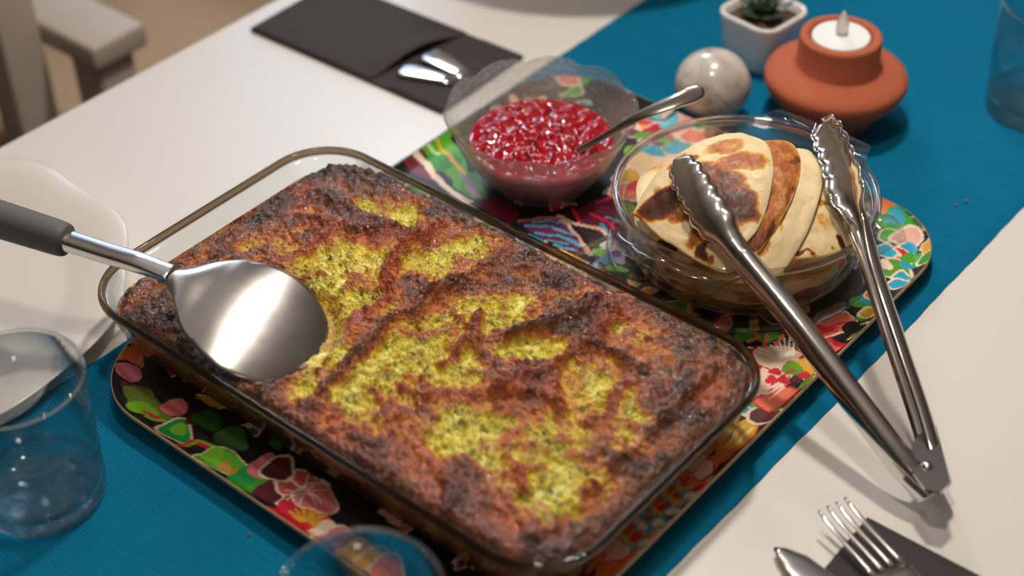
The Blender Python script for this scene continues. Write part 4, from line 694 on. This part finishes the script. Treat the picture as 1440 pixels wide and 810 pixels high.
# ------------------------------------------------------------------ tongs
tg = thing('serving_tongs', 'open steel tongs with scalloped ends resting across the pancake bowl', 'tongs')
def tong_arm(pts, inward, tilt, tilt_end, wk=1.0):
    C_ = cat(pts, 14); n = len(C_); inw = Vector(inward).normalized()
    outer, inner = [], []
    K = 17; rings = []
    for i, p in enumerate(C_):
        u = i/(n-1)
        t_ = (C_[min(i+1, n-1)]-C_[max(i-1, 0)]).normalized()
        nn = (inw-t_*inw.dot(t_)).normalized(); ww = nn.cross(t_).normalized()
        if ww.z < 0: ww = -ww
        tau = tilt+(tilt_end-tilt)*float(sstep(0.45, 0.75, u))
        nn, ww = nn*math.cos(tau)-ww*math.sin(tau), ww*math.cos(tau)+nn*math.sin(tau)
        hw = lerp(u, [0, .08, .5, .60, .65, .71, .93, .98, 1], [0.0100, 0.0084, 0.0076, 0.0076, 0.0098, 0.0122, 0.0108, 0.0080, 0.0030])
        dp = lerp(u, [0, .08, .55, .62, .70, 1], [0.0105, 0.0095, 0.0088, 0.0084, 0.0070, 0.0045]); hw *= wk if u > 0.6 else 1
        if u > 0.66: hw += 0.0020*abs(math.sin((u-0.66)/0.34*PI*6)) * (1 if u < 0.98 else 0.3)
        ro, ri = [], []
        e = 2.6 if u < 0.62 else 2.0
        for k in range(K):
            a = -PI/2+PI*k/(K-1); c, s = math.cos(a), math.sin(a)
            cs, ss = abs(c)**(2/e), math.copysign(abs(s)**(2/e), s)
            ro.append(p-nn*(dp*cs-dp*0.5)+ww*(hw*ss)); ri.append(p-nn*((dp-0.0009)*cs-dp*0.5)+ww*((hw-0.0009*(1 if abs(s) < .99 else 0))*ss))
        rings.append([tuple(q) for q in ro]+[tuple(q) for q in ri[::-1]])
    v, f = loft(rings); return mesh('arm', v, f, M['steel'], tg)
AL = [(0.2905, 0.0634, 0.0125), (0.2706, 0.0634, 0.024), (0.2375, 0.0721, 0.039), (0.1896, 0.086, 0.059), (0.1505, 0.0975, 0.0725), (0.1217, 0.1054, 0.0853), (0.1011, 0.115, 0.0928), (0.0825, 0.1268, 0.0956)]
AR = [(0.2922, 0.0737, 0.0125), (0.2671, 0.0956, 0.028), (0.2406, 0.1159, 0.044), (0.2099, 0.14, 0.062), (0.1854, 0.1624, 0.0735), (0.1662, 0.1767, 0.086), (0.1438, 0.1991, 0.091), (0.1231, 0.2166, 0.092)]
tong_arm(AL, (0.35, 1, 0), 0.20, 0.75, 0.88); tong_arm(AR, (-0.75, -1, 0), 0.10, -0.70, 0.88)
fl = [(0.2703, 0.0842, 0.0262), (0.2742, 0.0968, 0.0262), (0.2993, 0.0648, 0.0262), (0.299, 0.055, 0.0262), (0.2917, 0.0523, 0.0262), (0.282, 0.0583, 0.0262), (0.2736, 0.0683, 0.0262)]
v, f = loft([[(x, y, z) for x, y, z in fl], [(x, y, z+0.0012) for x, y, z in fl]]); mesh('hinge_plate', v, f, M['steel'], tg, smooth=False)
rv = (0.2849, 0.0675, 0.0274)
lathe('rivet', [(0.0005, 0), (0.003, 0), (0.0028, 0.0008), (0.0016, 0.0016), (0.0004, 0.0018)], M['steel'], tg, 24, rv)

# ------------------------------------------------------------------ candle holder, tealight, stone ball, plant
KC = (0.0614, 0.3497, RZ)
o = lathe('candle_holder', [(0.0005, 0.001), (0.024, 0.001), (0.0275, 0.0), (0.0290, 0.002), (0.0315, 0.008), (0.0400, 0.0175), (0.0462, 0.0255), (0.0484, 0.0310), (0.0484, 0.0340), (0.0472, 0.0368), (0.0420, 0.0395), (0.0330, 0.0415), (0.0290, 0.0428), (0.0278, 0.0450),
     (0.0274, 0.0630), (0.0270, 0.0650), (0.0255, 0.0655), (0.0222, 0.0655), (0.0214, 0.0645), (0.0212, 0.0560), (0.0005, 0.0555)], M['terra'], seg=128, loc=KC)
tag(o, 'squat terracotta candle holder with a wide rounded disc body', 'candle holder')
tl = thing('tealight', 'white battery tealight with plastic flame in the terracotta holder', 'candle', (KC[0], KC[1], KC[2]+0.0558))
lathe('cup', [(0.0005, 0), (0.0185, 0), (0.0192, 0.0006), (0.0194, 0.0085), (0.0188, 0.0094), (0.0178, 0.0092), (0.0080, 0.0098), (0.0036, 0.0104), (0.0005, 0.0104)], M['whiteplastic'], tl, 64)
lathe('flame', [(0.0005, 0.0100), (0.0036, 0.0102), (0.0043, 0.0135), (0.0041, 0.0180), (0.0027, 0.0232), (0.0012, 0.0266), (0.0003, 0.0276)], M['flame'], tl, 24)

bm = bmesh.new(); bmesh.ops.create_uvsphere(bm, u_segments=64, v_segments=40, radius=0.0262)
for q in bm.verts: q.co.z *= 0.96; q.co *= 1+0.012*math.sin(q.co.x*120)*math.cos(q.co.y*90)
bmesh.ops.translate(bm, vec=(-0.0045, 0.2990, RZ+0.0254), verts=bm.verts)
me = bpy.data.meshes.new('stone_ball'); bm.to_mesh(me); bm.free()
tag(link('stone_ball', me, M['stone']), 'glossy mottled grey stone ball beside the white plant pot', 'ornament')

ptc = thing('potted_succulent', 'small dark green succulent in a square white glazed pot', 'plant', (-0.0195, 0.3840, RZ), math.radians(-6))
rr = []
for h, z, R in ((0.0175, 0.001, 0.008), (0.0195, 0.0, 0.010), (0.0215, 0.003, 0.012), (0.0240, 0.018, 0.0130), (0.0256, 0.0365, 0.0135), (0.0260, 0.0390, 0.0135), (0.0255, 0.0406, 0.0125), (0.0240, 0.0410, 0.011), (0.0223, 0.0403, 0.009), (0.0214, 0.0380, 0.008), (0.0205, 0.028, 0.007), (0.012, 0.028, 0.004)):
    rr.append(rrect(0, 0, h, h, R, z, nc=8))
v, f = loft(rr); mesh('pot', v, f, M['pot'], ptc)
rr = [rrect(0, 0, 0.0204, 0.0204, 0.007, 0.029, nc=6), rrect(0, 0, 0.0210, 0.0210, 0.007, 0.0345, nc=6), rrect(0, 0, 0.012, 0.012, 0.004, 0.0360, nc=6)]
v, f = loft(rr); mesh('soil', v, f, M['soil'], ptc)
def leaf_mesh(L, w, th, lift):
    v, f = [], []; n, m = 9, 10
    for i in range(n):
        s = i/(n-1); ww = w*math.sin(PI*min(1, 0.12+0.88*s))**0.7*(1.05-0.45*s)+0.0002; c = Vector((L*s, 0, lift*s*s))
        for j in range(m):
            a = 2*PI*j/m; v.append((c.x, ww*math.cos(a), c.z+th*math.sin(a)*(1-0.6*s)))
    for i in range(n-1):
        for j in range(m): f.append((i*m+j, i*m+(j+1) % m, (i+1)*m+(j+1) % m, (i+1)*m+j))
    f += [tuple(range(m))[::-1], tuple(range((n-1)*m, n*m))]
    return v, f
v, f = leaf_mesh(0.019, 0.0062, 0.0022, 0.010); lf0 = mesh('leaf', v, f, M['leaf'], ptc)
for k in range(22):
    lf = lf0 if k == 0 else lf0.copy()
    if k: COL.objects.link(lf)
    ring = 0 if k < 8 else (1 if k < 16 else 2)
    lf.rotation_euler = (0, -(-0.15, 0.35, 0.9)[ring], k*2.4); lf.location = (0.0015*math.cos(k*2.4), 0.0015*math.sin(k*2.4), (0.0385, 0.0400, 0.0405)[ring]); s = (0.98, 0.80, 0.55)[ring]; lf.scale = (s, s, s)

# ------------------------------------------------------------------ tumblers
def tumbler(loc, label):
    o = thing('water_tumbler', label, 'glass', loc, 0, 'clear water tumblers on the table')
    lathe('glass_wall', [(0.0338, 0.0125), (0.0340, 0.020), (0.0364, 0.0825), (0.0350, 0.0825), (0.0327, 0.020), (0.0322, 0.0125)], M['tumbler'], o, 96)
    lathe('glass_base', [(0.0005, 0.0022), (0.022, 0.0016), (0.027, 0.0), (0.0312, 0.0006), (0.0330, 0.0040), (0.0338, 0.0124), (0.0318, 0.0140), (0.0265, 0.0118), (0.014, 0.0112), (0.0005, 0.0126)], M['solid'], o, 120, mod=lambda r, z, a: (r, z+(0.0007*math.cos(10*a)*min(1, r/0.02) if z > 0.01 else 0)))
    rp_ = [(0.0357+0.0009*math.cos(2*PI*k/12), 0.0836+0.0012*math.sin(2*PI*k/12)) for k in range(13)]
    v, f = loft([[(r*math.cos(2*PI*j/96), r*math.sin(2*PI*j/96), z) for j in range(96)] for r, z in rp_], False, False); mesh('rim', v, f, M['solid'], o)
    return o
g = tumbler((-0.0735, -0.2190, RZ), 'clear glass tumbler on the runner in front of the spoon grip')
for loc, lab in (((0.1545, -0.2070, RZ), 'clear glass tumbler in front of the tray corner, cut by the bottom edge'), ((0.1660, 0.4462, RZ), 'clear glass tumbler on the runner right of the terracotta holder')):
    c = copy_tree(g); c.location = loc; c['label'] = lab

# ------------------------------------------------------------------ plate at the left
def pmod(r, z, a):
    k = max(0, (r-0.10)/0.04); return r*(1+0.017*k*math.cos(9*a+1.9)), z+0.0012*k*math.cos(9*a+1.9)
o = lathe('dinner_plate', [(0.0005, 0.0025), (0.080, 0.0025), (0.082, 0.0), (0.086, 0.0), (0.088, 0.0030), (0.105, 0.0070), (0.128, 0.0120), (0.1395, 0.0150), (0.1402, 0.0162), (0.1388, 0.0168), (0.127, 0.0145), (0.112, 0.0108), (0.104, 0.0076), (0.098, 0.0062), (0.0005, 0.0058)], M['porcelain'], seg=180, loc=(-0.2660, -0.1800, 0.0001), mod=pmod)
tag(o, 'white porcelain dinner plate with a gently scalloped rim at the left', 'plate')

# ------------------------------------------------------------------ napkins and cutlery
na_ = thing('paper_napkin', 'black pocket napkin with cutlery tucked in, behind the jam bowl', 'napkin', (0, 0, 0), 0, 'black pocket napkins')
box('napkin_layer', (-0.2492, 0.2286, 0.0014), (0.19, 0.094, 0.0026), M['napkin'], na_, 0.0008, 0.0304)
nax, nay, no = Vector((0.99954, 0.03037, 0)), Vector((-0.03037, 0.99954, 0)), Vector((-0.3427, 0.1787, 0))
def napkin_flap(name, x0, x1, lift, z0, th):
    # x0, x1: flap ends along the napkin as functions of the width fraction
    v, f = [], []; NX, NY = 28, 20
    for k in (0, 1):
        for i in range(NX+1):
            for j in range(NY+1):
                s, t_ = i/NX, j/NY; a = x0(t_)+(x1(t_)-x0(t_))*s
                m = math.exp(-((s-lift[1])/0.16)**2)*math.sin(PI*min(1, max(0, (t_-0.05)/0.9)))**1.3
                p = no+nax*a+nay*(0.0010+(0.094-0.0020)*t_); v.append((p.x, p.y, z0+lift[0]*m+th*(1-k)))
    n_ = (NX+1)*(NY+1); q = lambda i, j, k: k*n_+i*(NY+1)+j
    for k in (0, 1):
        for i in range(NX):
            for j in range(NY): f.append((q(i, j, k), q(i+1, j, k), q(i+1, j+1, k), q(i, j+1, k)))
    for i in range(NX):
        for j in (0, NY): f.append((q(i, j, 0), q(i+1, j, 0), q(i+1, j, 1), q(i, j, 1)))
    for j in range(NY):
        for i in (0, NX): f.append((q(i, j, 0), q(i, j+1, 0), q(i, j+1, 1), q(i, j, 1)))
    return mesh(name, v, f, M['napkin'], na_)
napkin_flap('pocket_flap', lambda t_: 0.001, lambda t_: 0.122+0.014*t_, (0.0075, 1.0), 0.0027, 0.0012)
napkin_flap('lower_flap', lambda t_: 0.140+0.012*t_, lambda t_: 0.19-0.001, (0.0005, 0.0), 0.0027, 0.0009)
def cutlery_end(name, label, cat_, a0, b0, ang, Ln, w, z, rnd):
    d = (nax*math.cos(ang)+nay*math.sin(ang)); p0 = no+nax*a0+nay*b0
    st = [(0, .62), (0.0015, .86), (0.005, 1.0), (0.4*Ln, 0.92), (0.75*Ln, 0.66), (Ln, 0.50)]
    v, f = sweep([p0+d*x+Vector((0, 0, z+0.0012*math.sin(x/Ln*PI))) for x, k in st], [sup(w*k, 0.0013, rnd, 24) for x, k in st])
    o = mesh(name, v, f, M['steel']); return tag(o, label, cat_)
cutlery_end('table_knife', 'steel knife handle in the black napkin pocket, nearest the camera', 'knife', 0.1330, 0.0220, 0.25, 0.046, 0.0085, 0.0052, 4.0)
cutlery_end('fork', 'steel fork handle shining pale blue in the black napkin pocket', 'fork', 0.1360, 0.0490, -0.18, 0.046, 0.0100, 0.0066, 3.0)

# fork and knife on the near napkin
def fork(loc, rz, label):
    r = thing('fork', label, 'fork', loc, rz)
    # handle + neck + head body, along +x from the tines at x = 0
    st = [(0.044, 0.0105, 0.0050), (0.050, 0.0112, 0.0040), (0.058, 0.0105, 0.0036), (0.066, 0.0070, 0.0044), (0.074, 0.0042, 0.0066), (0.090, 0.0032, 0.0086), (0.120, 0.0040, 0.0072), (0.160, 0.0062, 0.0036), (0.188, 0.0072, 0.0022), (0.194, 0.0050, 0.0022)]
    v, f = sweep([(x, 0, z) for x, w, z in st], [sup(w, 0.0011, 2.6, 20) for x, w, z in st]); mesh('handle', v, f, M['steel'], r)
    for k in range(4):
        y = -0.0087+0.0058*k
        st2 = [(0.0, 0.0006, 0.0105), (0.006, 0.0010, 0.0088), (0.022, 0.0014, 0.0062), (0.040, 0.0018, 0.0050), (0.048, 0.0020, 0.0044)]
        v, f = sweep([(x, y*(1 if x > .03 else .98), z) for x, w, z in st2], [sup(w, 0.0009, 3, 12) for x, w, z in st2]); mesh('tine', v, f, M['steel'], r)
    return r
nb_ = thing('paper_napkin', 'black folded napkin under the fork and knife at bottom right', 'napkin', (0, 0, 0), 0, 'black pocket napkins')
box('napkin_layer', (0.3655, -0.0060, 0.0010), (0.190, 0.096, 0.0018), M['napkin'], nb_, 0.0005, math.radians(1.0))
box('napkin_layer', (0.3665, -0.0065, 0.0029), (0.188, 0.094, 0.0018), M['napkin'], nb_, 0.0005, math.radians(1.4))
fork((0.2560, 0.0250, 0.0042), math.radians(-19), 'steel fork with tines up on the near black napkin')
kn = thing('table_knife', 'steel table knife beside the fork on the near black napkin', 'knife', (0.2455, -0.0105, 0.0045), math.radians(-14))
st = [(0.0, 0.0008, 0), (0.004, 0.0040, .001), (0.014, 0.0078, .002), (0.034, 0.0098, .002), (0.075, 0.0098, .001), (0.095, 0.0088, 0), (0.100, 0.0060, 0)]
v, f = sweep([(x, y, 0.0006) for x, w, y in st], [sup(w, 0.0007, 2.2, 20) for x, w, y in st]); mesh('blade', v, f, M['steel'], kn)
st = [(0.098, 0.0055), (0.105, 0.0060), (0.150, 0.0075), (0.195, 0.0085), (0.204, 0.0070), (0.206, 0.003)]
v, f = sweep([(x, 0, 0.0022) for x, w in st], [sup(w, 0.0028, 2.6, 20) for x, w in st]); mesh('handle', v, f, M['steel'], kn)

# unseen bowl, added beyond the far frame edge to throw the shadow at the top
o = lathe('shadow_bowl', [(0.0005, 0.004), (0.05, 0.004), (0.055, 0.0), (0.062, 0.001), (0.070, 0.010), (0.120, 0.050), (0.158, 0.098), (0.160, 0.1), (0.156, 0.1), (0.117, 0.054), (0.066, 0.016), (0.0005, 0.010)], M['porcelain'], seg=128, loc=(-0.245, 0.475, 0.0))
tag(o, 'unseen white bowl added beyond the black napkin to cast a shadow', 'bowl')

# crumbs on the runner
for k, (x, y, lab) in enumerate([(0.1786, 0.3103, 'brown crumb on the runner right of the tray corner'), (0.1811, 0.3182, 'tiny brown crumb on the runner nearest its right hem'), (0.0313, -0.1699, 'pale crumb on the runner in front of the tray')]):
    bm = bmesh.new(); bmesh.ops.create_icosphere(bm, subdivisions=1, radius=0.0009+0.0002*(k % 2))
    for q in bm.verts: q.co *= random.uniform(0.7, 1.2)
    me = bpy.data.meshes.new('crumb'); bm.to_mesh(me); bm.free()
    o = link('crumb', me, M['crumb'], None, False); o.location = (x, y, RZ+0.0006); tag(o, lab, 'crumb', 'crumbs on the blue runner')

# ------------------------------------------------------------------ armchair beyond the table
ch = thing('armchair', 'pale painted wooden armchair with beige seat beyond the table edge', 'chair', (-0.75, 0.36, FZ))
def cb_(name, x0, x1, y0, y1, z0, z1, mat, bev): return box(name, ((x0+x1)/2+0.75, (y0+y1)/2-0.36, (z0+z1)/2-FZ), (x1-x0, y1-y0, z1-z0), mat, ch, bev)
for k, y in enumerate((0.1340, 0.6000)):
    cb_('armrest', -1.02, -0.490, y, y+0.0560, -0.072, -0.050, M['paint'], 0.004)
    cb_('front_post', -0.540, -0.500, y+0.010, y+0.046, FZ, -0.072, M['paint'], 0.003)
    cb_('rear_post', -1.06, -1.02, y+0.008, y+0.048, FZ, 0.28, M['paint'], 0.003)
cb_('side_post', -0.590, -0.556, 0.094, 0.132, FZ, 0.16, M['paint'], 0.003)
cb_('seat_frame', -1.03, -0.52, 0.150, 0.640, -0.335, -0.300, M['paint'], 0.004)
cb_('seat_cushion', -1.02, -0.535, 0.182, 0.600, -0.300, -0.262, M['cushion'], 0.012)
cb_('backrest', -1.055, -1.03, 0.16, 0.63, 0.02, 0.24, M['paint'], 0.004)
